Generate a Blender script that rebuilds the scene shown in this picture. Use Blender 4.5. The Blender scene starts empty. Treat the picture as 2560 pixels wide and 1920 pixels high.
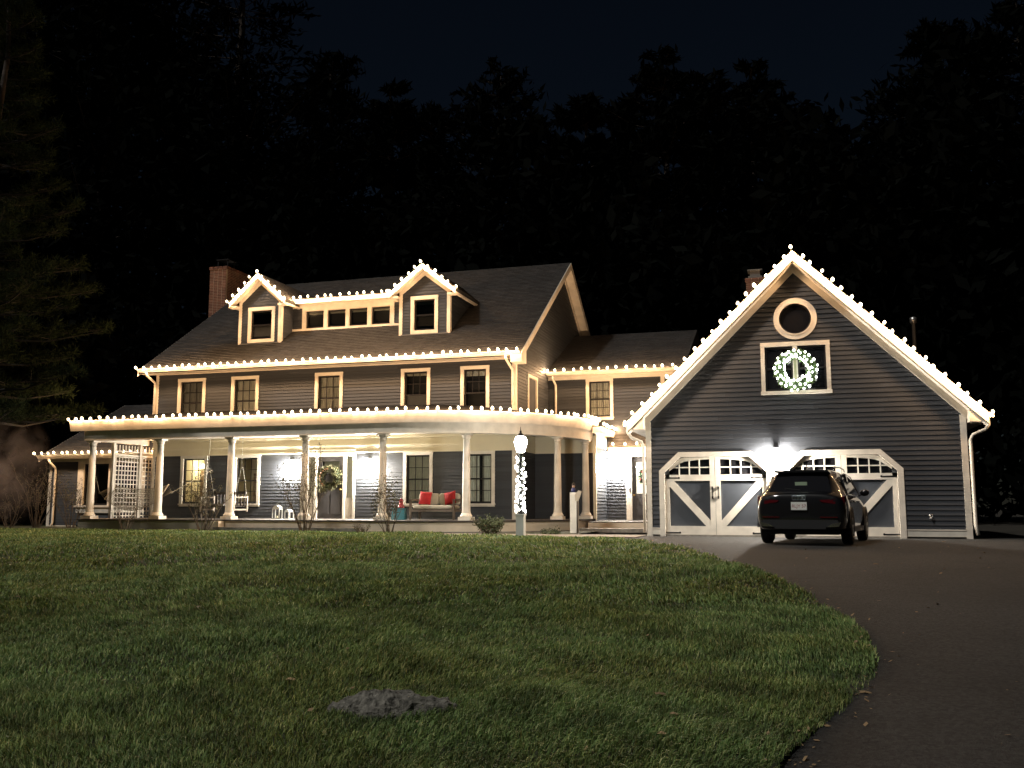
import bpy, math, random
import numpy as np
from mathutils import Vector, Matrix

# ------------------------------------------------------------------ camera, sky, sun, exposure
scene = bpy.context.scene
R = math.radians
EYE = 0.82
cam_data = bpy.data.cameras.new('camera')
cam_data.sensor_width = 36.0
cam_data.lens = 36.0 * 2350.0 / 2560.0
cam_data.clip_start = 0.1
cam_data.clip_end = 600.0
camera = bpy.data.objects.new('camera', cam_data)
scene.collection.objects.link(camera)
camera.location = (0.0, 0.0, EYE)
camera.rotation_euler = (R(90.0 + 7.32), 0.0, R(17.0))
scene.camera = camera

SUN_AZ, SUN_EL = R(217.0), R(49.0)          # sun lamp stands in for an unseen light behind and left of the camera
world = bpy.data.worlds.new('World')
scene.world = world
world.use_nodes = True
wn = world.node_tree.nodes
wl = world.node_tree.links
bg = wn['Background']
sky = wn.new('ShaderNodeTexSky')
sky.sky_type = 'NISHITA'
sky.sun_disc = False
sky.sun_elevation = SUN_EL
sky.sun_rotation = SUN_AZ
sky.air_density = 1.0
sky.dust_density = 0.3
sky.ozone_density = 3.0
wl.new(sky.outputs[0], bg.inputs[0])
bg.inputs[1].default_value = 0.0013

sun_data = bpy.data.lights.new('sun', 'SUN')
sun_data.energy = 1.2
sun_data.angle = R(4.0)
sun_data.color = (1.0, 0.97, 0.91)
sun = bpy.data.objects.new('sun', sun_data)
scene.collection.objects.link(sun)
d_to = Vector((math.sin(SUN_AZ) * math.cos(SUN_EL), math.cos(SUN_AZ) * math.cos(SUN_EL), math.sin(SUN_EL)))
sun.rotation_euler = d_to.to_track_quat('Z', 'Y').to_euler()

vs = scene.view_settings
vs.view_transform = 'Standard'
vs.look = 'None'
vs.exposure = 0.5
vs.gamma = 1.0
vs.use_curve_mapping = False
cy = scene.cycles
cy.use_denoising = True
try:
    cy.denoiser = 'OPENIMAGEDENOISE'
    cy.denoising_input_passes = 'RGB_ALBEDO_NORMAL'
except Exception:
    pass
cy.max_bounces = 6
cy.diffuse_bounces = 2
cy.glossy_bounces = 3
cy.transmission_bounces = 3
cy.transparent_max_bounces = 12
cy.volume_bounces = 0
cy.sample_clamp_indirect = 4.0
cy.caustics_reflective = False
cy.caustics_refractive = False
cy.filter_width = 1.5
try:
    cy.use_light_tree = True
except Exception:
    pass

# ------------------------------------------------------------------ helpers
rng = random.Random(7)
COL = scene.collection
ABS = {}

class MB:
    """collects boxes, bars, tubes and lathes; build() links them as ONE mesh object"""
    def __init__(self, tf=None):
        self.v = []; self.f = []; self.m = []; self.tf = tf; self.cur = 0
    def add(self, vs_, fs_):
        b = len(self.v)
        if self.tf:
            vs_ = [self.tf(p) for p in vs_]
        self.v.extend(tuple(p) for p in vs_)
        for f in fs_:
            self.f.append(tuple(b + i for i in f)); self.m.append(self.cur)
        return self
    def box(self, x0, x1, y0, y1, z0, z1):
        return self.add([(x0,y0,z0),(x1,y0,z0),(x1,y1,z0),(x0,y1,z0),(x0,y0,z1),(x1,y0,z1),(x1,y1,z1),(x0,y1,z1)],
                        [(0,3,2,1),(4,5,6,7),(0,1,5,4),(1,2,6,5),(2,3,7,6),(3,0,4,7)])
    def quad(self, a, b, c, d):
        return self.add([a, b, c, d], [(0,1,2,3)])
    def bar(self, p, q, w, h, up=(0,0,1)):
        """rectangular bar from p to q, width w across, height h along up"""
        p = Vector(p); q = Vector(q); t = (q - p).normalized(); u = Vector(up)
        s = t.cross(u)
        if s.length < 1e-5:
            s = t.cross(Vector((1,0,0)))
        s.normalize(); u = s.cross(t).normalized()
        s = s * (w/2); u = u * (h/2)
        vs_ = [p-s-u, p+s-u, p+s+u, p-s+u, q-s-u, q+s-u, q+s+u, q-s+u]
        return self.add(vs_, [(0,3,2,1),(4,5,6,7),(0,1,5,4),(1,2,6,5),(2,3,7,6),(3,0,4,7)])
    def prism(self, poly, d0, d1, ax='y'):
        """extrude a polygon; ax y: poly (x,z) along y; ax x: poly (y,z) along x; ax z: poly (x,y) along z"""
        n = len(poly)
        def P(a, b, d):
            return (a, d, b) if ax == 'y' else ((d, a, b) if ax == 'x' else (a, b, d))
        vs_ = [P(a, b, d0) for a, b in poly] + [P(a, b, d1) for a, b in poly]
        fs_ = [tuple(range(n)), tuple(range(2*n-1, n-1, -1))]
        for i in range(n):
            j = (i+1) % n
            fs_.append((i, i+n, j+n, j))
        return self.add(vs_, fs_)
    def strip(self, inner, outer, d0, d1):
        """band between two polylines (x,z), thick from d0 to d1 along y"""
        n = len(inner); vs_ = []
        for (a, b), (c, d) in zip(inner, outer):
            vs_ += [(a,d0,b),(c,d0,d),(c,d1,d),(a,d1,b)]
        fs_ = []
        for i in range(n-1):
            k = 4*i
            for s in range(4):
                t = (s+1) % 4
                fs_.append((k+s, k+t, k+4+t, k+4+s))
        fs_.append((0,3,2,1)); k = 4*(n-1); fs_.append((k,k+1,k+2,k+3))
        return self.add(vs_, fs_)
    def tube(self, path, rad, n=6, cap=True):
        path = [Vector(p) for p in path]; k = len(path)
        rads = rad if isinstance(rad, (list, tuple)) else [rad]*k
        vs_ = []; prev = None
        for i, p in enumerate(path):
            t = path[min(i+1, k-1)] - path[max(i-1, 0)]
            if t.length < 1e-9: t = Vector((0,0,1))
            t.normalize()
            if prev is None:
                a = t.cross(Vector((0,0,1)))
                if a.length < 1e-3: a = t.cross(Vector((1,0,0)))
            else:
                a = prev - t * prev.dot(t)
                if a.length < 1e-6: a = t.orthogonal()
            a.normalize(); b = t.cross(a); prev = a
            for j in range(n):
                th = 2*math.pi*j/n
                vs_.append(p + (a*math.cos(th) + b*math.sin(th)) * rads[i])
        fs_ = []
        for i in range(k-1):
            for j in range(n):
                j2 = (j+1) % n
                fs_.append((i*n+j, i*n+j2, (i+1)*n+j2, (i+1)*n+j))
        if cap:
            fs_.append(tuple(range(n-1, -1, -1))); fs_.append(tuple(range((k-1)*n, k*n)))
        return self.add(vs_, fs_)
    def lathe(self, prof, c=(0,0,0), n=16):
        """profile (r, z) turned about the vertical through c"""
        vs_ = []
        for r, z in prof:
            for j in range(n):
                th = 2*math.pi*j/n
                vs_.append((c[0]+r*math.cos(th), c[1]+r*math.sin(th), c[2]+z))
        fs_ = []
        for i in range(len(prof)-1):
            for j in range(n):
                j2 = (j+1) % n
                fs_.append((i*n+j, i*n+j2, (i+1)*n+j2, (i+1)*n+j))
        fs_.append(tuple(range(n-1, -1, -1))); k = (len(prof)-1)*n; fs_.append(tuple(range(k, k+n)))
        return self.add(vs_, fs_)
    def ball(self, c, rx, ry=None, rz=None, n=10, m=6):
        ry = rx if ry is None else ry; rz = rx if rz is None else rz
        vs_ = [(c[0], c[1], c[2]-rz)]
        for i in range(1, m):
            ph = -math.pi/2 + math.pi*i/m
            for j in range(n):
                th = 2*math.pi*j/n
                vs_.append((c[0]+rx*math.cos(ph)*math.cos(th), c[1]+ry*math.cos(ph)*math.sin(th), c[2]+rz*math.sin(ph)))
        vs_.append((c[0], c[1], c[2]+rz)); top = len(vs_)-1
        fs_ = []
        for j in range(n):
            j2 = (j+1) % n
            fs_.append((0, 1+j2, 1+j)); fs_.append((top, 1+(m-2)*n+j, 1+(m-2)*n+j2))
            for i in range(m-2):
                fs_.append((1+i*n+j, 1+i*n+j2, 1+(i+1)*n+j2, 1+(i+1)*n+j))
        return self.add(vs_, fs_)
    def torus(self, c, r, t, ax='y', n=20, m=6, arc=(0, 2*math.pi)):
        pts = []
        for i in range(n+1):
            th = arc[0] + (arc[1]-arc[0])*i/n
            a, b = r*math.cos(th), r*math.sin(th)
            pts.append((c[0]+a, c[1], c[2]+b) if ax == 'y' else ((c[0], c[1]+a, c[2]+b) if ax == 'x' else (c[0]+a, c[1]+b, c[2])))
        return self.tube(pts, t, m)
    def mesh(self, name, mats, smooth=False, recenter=True):
        me = bpy.data.meshes.new(name)
        c = Vector((0,0,0))
        if recenter and self.v:
            a = np.array(self.v); c = Vector(((a.min(0)+a.max(0))/2).tolist())
            vv = (a - np.array(c)).tolist()
        else:
            vv = self.v
        me.from_pydata(vv, [], self.f)
        for m_ in (mats if isinstance(mats, (list, tuple)) else [mats]):
            me.materials.append(m_)
        if isinstance(mats, (list, tuple)) and len(mats) > 1:
            me.polygons.foreach_set('material_index', self.m)
        if smooth:
            me.polygons.foreach_set('use_smooth', [True]*len(me.polygons))
        me.update()
        return me, c
    def build(self, name, mats, parent=None, smooth=False, kind=None, label=None):
        me, c = self.mesh(name, mats, smooth)
        return place(name, me, parent, c, kind, label)

def place(name, me, parent, c, kind=None, label=None, rot=None, scale=None):
    o = bpy.data.objects.new(name, me)
    COL.objects.link(o)
    c = Vector(c)
    if parent is not None:
        o.parent = parent
        o.location = c - ABS[parent.name]
    else:
        o.location = c
    if rot: o.rotation_euler = rot
    if scale: o.scale = scale
    ABS[o.name] = c
    if kind: o['kind'] = kind
    if label: o['label'] = label
    return o

def thing(name, label, cat, loc=(0,0,0), rz=0.0, group=None, local=False):
    o = bpy.data.objects.new(name, None)
    COL.objects.link(o)
    o.empty_display_size = 0.2
    o.location = loc; o.rotation_euler = (0, 0, rz)
    o['label'] = label; o['category'] = cat
    if group: o['group'] = group
    ABS[o.name] = Vector((0,0,0)) if local else Vector(loc)
    return o

def tag(o, label, cat, group=None):
    o['label'] = label; o['category'] = cat
    if group: o['group'] = group
    return o

# ------------------------------------------------------------------ materials
MATS = {}
def mat(name, col, rough=0.6, var=0.0, vscale=4.0, bump=0.0, bscale=40.0, metal=0.0, coat=0.0, rand=0.0, island=0.0, spec=0.5, col2=None, trans=0.0):
    if name in MATS: return MATS[name]
    m = bpy.data.materials.new(name); m.use_nodes = True
    nt = m.node_tree; n = nt.nodes; l = nt.links
    b = n['Principled BSDF']
    b.inputs['Roughness'].default_value = rough
    b.inputs['Metallic'].default_value = metal
    b.inputs['Coat Weight'].default_value = coat
    b.inputs['Coat Roughness'].default_value = 0.04
    b.inputs['Specular IOR Level'].default_value = spec
    b.inputs['Base Color'].default_value = (*col, 1)
    tc = n.new('ShaderNodeTexCoord')
    out = None
    if var > 0:
        nz = n.new('ShaderNodeTexNoise'); nz.inputs['Scale'].default_value = vscale; nz.inputs['Detail'].default_value = 5
        l.new(tc.outputs['Object'], nz.inputs['Vector'])
        mx = n.new('ShaderNodeMix'); mx.data_type = 'RGBA'
        lo = col2 if col2 else tuple(c*(1-var) for c in col)
        hi = tuple(min(1, c*(1+var)) for c in col)
        mx.inputs[6].default_value = (*lo, 1); mx.inputs[7].default_value = (*hi, 1)
        rp = n.new('ShaderNodeMapRange'); rp.inputs[1].default_value = 0.3; rp.inputs[2].default_value = 0.7
        l.new(nz.outputs[0], rp.inputs[0]); l.new(rp.outputs[0], mx.inputs[0])
        out = mx.outputs[2]
    if rand > 0 or island > 0:
        src = None
        if island > 0:
            g = n.new('ShaderNodeNewGeometry'); src = g.outputs['Random Per Island']; amt = island
        else:
            g = n.new('ShaderNodeObjectInfo'); src = g.outputs['Random']; amt = rand
        rp2 = n.new('ShaderNodeMapRange'); rp2.inputs[3].default_value = 1-amt; rp2.inputs[4].default_value = 1+amt
        l.new(src, rp2.inputs[0])
        hsv = n.new('ShaderNodeHueSaturation')
        if out: l.new(out, hsv.inputs['Color'])
        else: hsv.inputs['Color'].default_value = (*col, 1)
        l.new(rp2.outputs[0], hsv.inputs['Value'])
        out = hsv.outputs[0]
    if out: l.new(out, b.inputs['Base Color'])
    if bump > 0:
        nb = n.new('ShaderNodeTexNoise'); nb.inputs['Scale'].default_value = bscale; nb.inputs['Detail'].default_value = 6
        l.new(tc.outputs['Object'], nb.inputs['Vector'])
        bp = n.new('ShaderNodeBump'); bp.inputs['Strength'].default_value = bump; bp.inputs['Distance'].default_value = 0.02
        l.new(nb.outputs[0], bp.inputs['Height']); l.new(bp.outputs[0], b.inputs['Normal'])
    if trans > 0:
        b.inputs['Transmission Weight'].default_value = trans
    MATS[name] = m
    return m

def emis(name, col, strength):
    if name in MATS: return MATS[name]
    m = bpy.data.materials.new(name); m.use_nodes = True
    b = m.node_tree.nodes['Principled BSDF']
    b.inputs['Base Color'].default_value = (0.8, 0.8, 0.8, 1)
    b.inputs['Emission Color'].default_value = (*col, 1)
    b.inputs['Emission Strength'].default_value = strength
    MATS[name] = m
    return m

def glass(name, tint=(1,1,1), refl=0.06):
    if name in MATS: return MATS[name]
    m = bpy.data.materials.new(name); m.use_nodes = True
    nt = m.node_tree; n = nt.nodes; l = nt.links
    n.remove(n['Principled BSDF'])
    t = n.new('ShaderNodeBsdfTransparent'); t.inputs[0].default_value = (*tint, 1)
    g = n.new('ShaderNodeBsdfGlossy'); g.inputs['Roughness'].default_value = 0.02
    fr = n.new('ShaderNodeFresnel'); fr.inputs[0].default_value = 1.5
    mx = n.new('ShaderNodeMixShader')
    l.new(fr.outputs[0], mx.inputs[0]); l.new(t.outputs[0], mx.inputs[1]); l.new(g.outputs[0], mx.inputs[2])
    l.new(mx.outputs[0], n['Material Output'].inputs[0])
    MATS[name] = m
    return m

def clear_glow(name, col, strength):
    """clear glass of a lit bulb: glows and lets its lamp's light through"""
    m = bpy.data.materials.new(name); m.use_nodes = True
    nt = m.node_tree; n = nt.nodes; l = nt.links
    n.remove(n['Principled BSDF'])
    e = n.new('ShaderNodeEmission'); e.inputs[0].default_value = (*col, 1); e.inputs[1].default_value = strength
    oi = n.new('ShaderNodeObjectInfo'); mr = n.new('ShaderNodeMapRange'); mr.inputs[3].default_value = strength*0.55; mr.inputs[4].default_value = strength*1.35
    l.new(oi.outputs['Random'], mr.inputs[0]); l.new(mr.outputs[0], e.inputs[1])
    t = n.new('ShaderNodeBsdfTransparent'); a = n.new('ShaderNodeAddShader')
    l.new(e.outputs[0], a.inputs[0]); l.new(t.outputs[0], a.inputs[1]); l.new(a.outputs[0], n['Material Output'].inputs[0])
    MATS[name] = m
    return m

M_SIDING = mat('slate_siding', (0.031, 0.035, 0.043), 0.62, var=0.18, vscale=1.5, bump=0.12, bscale=60, rand=0.22)
M_BACK = mat('wall_sheathing', (0.05, 0.052, 0.06), 0.8, var=0.1)
M_TRIM = mat('cream_trim', (0.72, 0.66, 0.57), 0.5, var=0.13, vscale=3.0, bump=0.05, bscale=30)
M_CREAM = mat('cream_ceiling', (0.72, 0.64, 0.47), 0.55, var=0.05, vscale=1.2)
M_SASH = mat('black_sash', (0.012, 0.011, 0.012), 0.35)
M_JAMB = mat('unlit_room_black', (0.02, 0.02, 0.022), 0.9)
M_ROOM = mat('cream_room_wall', (0.75, 0.66, 0.45), 0.8, var=0.05)
M_CURT = mat('linen_curtain', (0.50, 0.49, 0.44), 0.9, var=0.12, vscale=6)
M_CURT2 = mat('grey_curtain', (0.20, 0.20, 0.19), 0.9, var=0.12, vscale=6)
M_BLIND = mat('roller_shade', (0.13, 0.13, 0.14), 0.9, var=0.1)
M_GLASS = glass('window_glass', (0.92, 0.95, 0.95))
M_SHING = mat('asphalt_shingle', (0.032, 0.030, 0.029), 0.85, var=0.3, vscale=9, bump=0.35, bscale=140, island=0.32)
M_ROOFB = mat('roof_deck', (0.030, 0.028, 0.027), 0.9, var=0.2, vscale=3, bump=0.3, bscale=60)
M_BRICK = mat('red_brick', (0.13, 0.060, 0.042), 0.85, var=0.3, vscale=12, bump=0.4, bscale=60, rand=0.35)
M_MORTAR = mat('mortar', (0.38, 0.32, 0.26), 0.95, var=0.15, vscale=20, bump=0.3)
M_DECK = mat('deck_boards', (0.055, 0.045, 0.04), 0.7, var=0.2, vscale=5)
M_SKIRT = mat('skirt_board', (0.56, 0.48, 0.38), 0.65, var=0.16, vscale=1.6, bump=0.08)
M_STONE = mat('granite_step', (0.22, 0.20, 0.17), 0.85, var=0.25, vscale=9, bump=0.4, bscale=50)
M_DOOR = mat('charcoal_door', (0.035, 0.032, 0.033), 0.45, var=0.1)
M_PANEL = mat('slate_door_panel', (0.055, 0.062, 0.075), 0.55, var=0.10, vscale=2.5, bump=0.1, bscale=80)
M_IRON = mat('black_iron', (0.01, 0.01, 0.012), 0.4, metal=0.2)
M_DARKG = mat('dark_glass', (0.012, 0.012, 0.014), 0.06, spec=0.6)
M_BRASS = mat('brass', (0.5, 0.32, 0.1), 0.3, metal=1.0)
M_STEEL = mat('galvanised_steel', (0.3, 0.3, 0.3), 0.4, metal=0.9)
M_WIRE = mat('light_wire', (0.03, 0.05, 0.03), 0.5)
M_PAINT = mat('black_car_paint', (0.004, 0.004, 0.005), 0.5, coat=1.0, spec=0.15)
M_RUBBER = mat('tyre_rubber', (0.012, 0.012, 0.012), 0.85, bump=0.2, bscale=80)
M_PLAST = mat('black_plastic', (0.012, 0.012, 0.013), 0.55)
M_CHROME = mat('chrome', (0.75, 0.75, 0.78), 0.12, metal=1.0)
M_REDL = mat('red_lens', (0.07, 0.004, 0.005), 0.12, coat=1.0)
M_PLATE = mat('plate_white', (0.72, 0.72, 0.68), 0.4)
M_PLTXT = mat('plate_red', (0.35, 0.10, 0.10), 0.5)
def glow_curtain(name, col, e):  # cloth itself emits, standing in for room light behind it
    m = mat(name, col, 0.9, var=0.12, vscale=6); b = m.node_tree.nodes['Principled BSDF']
    b.inputs['Emission Color'].default_value = (1.0, 0.86, 0.52, 1); b.inputs['Emission Strength'].default_value = e
    return m
M_CURTL = glow_curtain('glowing_curtain', (0.50, 0.49, 0.42), 0.045)
M_CURTD = glow_curtain('glowing_door_curtain', (0.50, 0.46, 0.36), 0.16)
M_BULB = clear_glow('warm_bulb', (1.0, 0.80, 0.52), 3.6)
M_COOLB = emis('cool_bulb', (1.0, 0.97, 0.85), 8.0)
M_WREB = emis('wreath_bulb', (0.95, 1.0, 0.86), 11.0)
M_LAMP = emis('lantern_glow', (1.0, 0.92, 0.80), 3600.0)
M_LAMPG = emis('garage_lantern_glow', (1.0, 0.92, 0.80), 3600.0)
M_GLOBE = emis('post_lamp_glow', (1.0, 0.97, 0.86), 190.0)
M_PEND = emis('pendant_glow', (1.0, 0.86, 0.58), 26.0)

# ------------------------------------------------------------------ ground, lawn, driveway
def gz(x, y):
    """height of the land: level round the house, falling gently towards the camera"""
    y = np.asarray(y, float)
    return -0.73 * np.clip((21.0 - y) / 21.0, 0, 1.4) ** 1.2

EDGE = [(-0.9,-8.0),(-0.75,0.0),(-0.42,3.0),(-0.14,5.32),(0.03,5.94),(0.24,6.67),(0.44,7.44),(0.53,8.2),(0.52,9.11),(0.33,10.48),(-0.06,12.59),
        (-0.63,14.58),(-1.38,16.74),(-2.36,19.23),(-2.93,20.39),(-3.58,21.77),(-4.3,22.5),(-6.6,22.9)]
EY = np.array([p[1] for p in EDGE]); EX = np.array([p[0] for p in EDGE])
def edge_x(y):
    return np.interp(y, EY, EX)

_rs = np.random.RandomState(3)
_ph = _rs.rand(14, 3) * 6.28
def lumps(x, y):
    """gentle swells and tufty bumps of the lawn"""
    x = np.asarray(x, float); y = np.asarray(y, float)
    h = 0.045*np.sin(0.42*x+_ph[0,0])*np.sin(0.33*y+_ph[0,1]) + 0.034*np.sin(1.1*x+0.5*y+_ph[1,0]) * np.sin(0.9*y-0.35*x+_ph[1,1])
    h = h + 0.017*np.sin(2.7*x+_ph[2,0]+1.2*np.sin(0.8*y))*np.sin(3.1*y+_ph[2,1]) + 0.007*np.sin(6.1*x+2.1*y+_ph[3,0])*np.sin(5.3*y-1.7*x+_ph[3,1])
    return h

def grid_mesh(name, xs, ys, zf, material, kind='structure'):
    X, Y = np.meshgrid(xs, ys) if xs.ndim == 1 else (xs, np.repeat(ys[:, None], xs.shape[1], 1))
    Z = zf(X, Y)
    ny, nx = X.shape
    v = np.stack([X, Y, Z], -1).reshape(-1, 3)
    i = np.arange(ny*nx).reshape(ny, nx)
    f = np.stack([i[:-1,:-1], i[:-1,1:], i[1:,1:], i[1:,:-1]], -1).reshape(-1, 4)
    me = bpy.data.meshes.new(name)
    me.from_pydata(v.tolist(), [], f.tolist())
    me.materials.append(material)
    me.polygons.foreach_set('use_smooth', [True]*len(me.polygons))
    o = bpy.data.objects.new(name, me); COL.objects.link(o); ABS[o.name] = Vector((0,0,0))
    if kind: o['kind'] = kind
    return o

M_EARTH = mat('woodland_floor', (0.022, 0.018, 0.012), 0.95, var=0.4, vscale=0.6, bump=0.5, bscale=6)
M_TURF = mat('turf', (0.022, 0.032, 0.011), 0.95, var=0.4, vscale=0.9, bump=0.8, bscale=25, col2=(0.020, 0.020, 0.009))
def asphalt():
    m = mat('asphalt', (0.018, 0.0178, 0.0175), 0.9, var=0.3, vscale=0.5, bump=1.0, bscale=90)
    nt = m.node_tree; n = nt.nodes; l = nt.links; b = n['Principled BSDF']
    src = b.inputs['Base Color'].links[0].from_socket
    g = n.new('ShaderNodeNewGeometry')
    v = n.new('ShaderNodeTexVoronoi'); v.inputs['Scale'].default_value = 42; l.new(g.outputs['Position'], v.inputs['Vector'])
    r1 = n.new('ShaderNodeMapRange'); r1.inputs[1].default_value = 0.0; r1.inputs[2].default_value = 1.0; r1.inputs[3].default_value = 0.25; r1.inputs[4].default_value = 2.1
    l.new(v.outputs['Color'], r1.inputs[0])
    h = n.new('ShaderNodeHueSaturation'); l.new(src, h.inputs['Color']); l.new(r1.outputs[0], h.inputs['Value'])
    nz = n.new('ShaderNodeTexNoise'); nz.inputs['Scale'].default_value = 0.8; l.new(g.outputs['Position'], nz.inputs['Vector'])
    ad = n.new('ShaderNodeVectorMath'); ad.operation = 'ADD'; l.new(g.outputs['Position'], ad.inputs[0]); l.new(nz.outputs['Color'], ad.inputs[1])
    cv = n.new('ShaderNodeTexVoronoi'); cv.feature = 'DISTANCE_TO_EDGE'; cv.inputs['Scale'].default_value = 0.22; l.new(ad.outputs[0], cv.inputs['Vector'])
    cr = n.new('ShaderNodeMapRange'); cr.inputs[1].default_value = 0.0; cr.inputs[2].default_value = 0.006; l.new(cv.outputs['Distance'], cr.inputs[0])
    mx = n.new('ShaderNodeMix'); mx.data_type = 'RGBA'; mx.inputs[6].default_value = (0.008, 0.008, 0.008, 1)
    l.new(cr.outputs[0], mx.inputs[0]); l.new(h.outputs[0], mx.inputs[7]); l.new(mx.outputs[2], b.inputs['Base Color'])
    return m
M_ASPH = asphalt()
grid_mesh('ground', np.linspace(-160, 160, 41), np.concatenate([np.linspace(-20, 26, 24), np.linspace(32, 300, 20)]),
          lambda x, y: gz(x, y) - 0.06, M_EARTH)
ys = np.concatenate([np.linspace(1.0, 22.9, 110), [24.0, 25.5, 27, 30, 36, 42]])
tt = np.linspace(0, 1, 150) ** 0.8
def lawn_right(y):
    return np.where(y <= 22.9, edge_x(y), -6.0)
xs = np.stack([-40.0 + (lawn_right(y) + 40.0) * tt for y in ys])
grid_mesh('lawn', xs, ys, lambda x, y: gz(x, y) + lumps(x, y)*np.clip((23.5-y)/4, 0, 1) + 0.02, M_TURF)
# the driveway: a sheet from the road side to the garage, its left edge under the turf
dy = np.concatenate([np.linspace(-6, 22.9, 60), [23.6, 24.4, 25.0, 26.0]])
def drive_left(y):
    return np.where(y <= 22.9, edge_x(y) - 0.12, -6.2 if True else 0)
dx = np.stack([drive_left(y) + (np.where(y > 18, 9.5 + (y-18)*0.4, 7.5) - drive_left(y)) * np.linspace(0, 1, 30) for y in dy])
grid_mesh('driveway', dx, dy, lambda x, y: gz(x, y) + 0.006, M_ASPH)
# gravelly walk between driveway and porch
grid_mesh('front_path', np.linspace(-9.5, -3.95, 12), np.linspace(23.3, 25.0, 6), lambda x, y: gz(x, y) + 0.028 + 0*x, mat('path_stone', (0.20, 0.17, 0.14), 0.9, var=0.25, vscale=4, bump=0.5, bscale=40))

# ------------------------------------------------------------------ building helpers
def FY(Y):          # wall facing -Y at Y: (along x, depth inwards, z)
    return lambda p: (p[0], Y + p[1], p[2])
def FX(X):          # wall facing +X at X: (along y, depth inwards, z)
    return lambda p: (X - p[1], p[0], p[2])

EXPO = 0.122
EXPO_HOUSE = 0.106
_b = MB(); _b.add([(-.5,0,0),(.5,0,0),(.5,-.032,0),(-.5,-.032,0),(-.5,0,.136),(.5,0,.136),(.5,-.007,.136),(-.5,-.007,.136)],
                  [(0,1,2,3),(4,7,6,5),(3,2,6,7),(0,4,5,1),(1,5,6,2),(0,3,7,4)])
CLAP, _ = _b.mesh('clapboard', M_SIDING, recenter=False)

def siding(parent, face, pos, span, z0, z1, holes=(), EXPO=EXPO_HOUSE):
    """lap siding, each board an object; span(z) -> (lo, hi); holes are (lo, hi, z0, z1) or a function z -> (lo, hi) or None"""
    n = int(math.ceil((z1 - z0) / EXPO))
    for i in range(n):
        z = z0 + i*EXPO
        if z > z1 - 0.02: break
        zm = z + EXPO*0.5
        sp = span(zm)
        if not sp or sp[1] - sp[0] < 0.04: continue
        segs = [sp]
        for h in holes:
            if callable(h):
                r = h(zm)
            else:
                r = (h[0], h[1]) if h[2] - 0.05 < zm < h[3] + 0.05 else None
            if not r: continue
            new = []
            for a, b in segs:
                if r[1] <= a or r[0] >= b: new.append((a, b)); continue
                if r[0] > a: new.append((a, r[0]))
                if r[1] < b: new.append((r[1], b))
            segs = new
        cut = []
        for a, b in segs:
            while b - a > 2.4:
                k = a + rng.uniform(1.0, 2.2)
                if b - k < 0.5: break
                cut.append((a, k-0.003)); a = k
            cut.append((a, b))
        for a, b in cut:
            if b - a < 0.03: continue
            c = (a+b)/2; j = rng.uniform(-0.002, 0.002)
            if face == 'y':
                place('clapboard', CLAP, parent, (c, pos, z + j), scale=(b-a, 1, 1))
            else:
                place('clapboard', CLAP, parent, (pos, c, z + j), rot=(0, 0, math.pi/2), scale=(b-a, 1, 1))

def holed_wall(mb, a0, a1, z0, z1, holes, d0=0.004, d1=0.16):
    """wall backing as boxes around rectangular holes"""
    xs_ = sorted({a0, a1, *[h[0] for h in holes], *[h[1] for h in holes]})
    for i in range(len(xs_)-1):
        l, r = xs_[i], xs_[i+1]
        if l < a0 or r > a1: continue
        hs = sorted([(h[2], h[3]) for h in holes if h[0] < (l+r)/2 < h[1]])
        z = z0
        for h0, h1 in hs:
            if h0 > z: mb.box(l, r, d0, d1, z, h0)
            z = max(z, h1)
        if z < z1: mb.box(l, r, d0, d1, z, z1)

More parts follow.
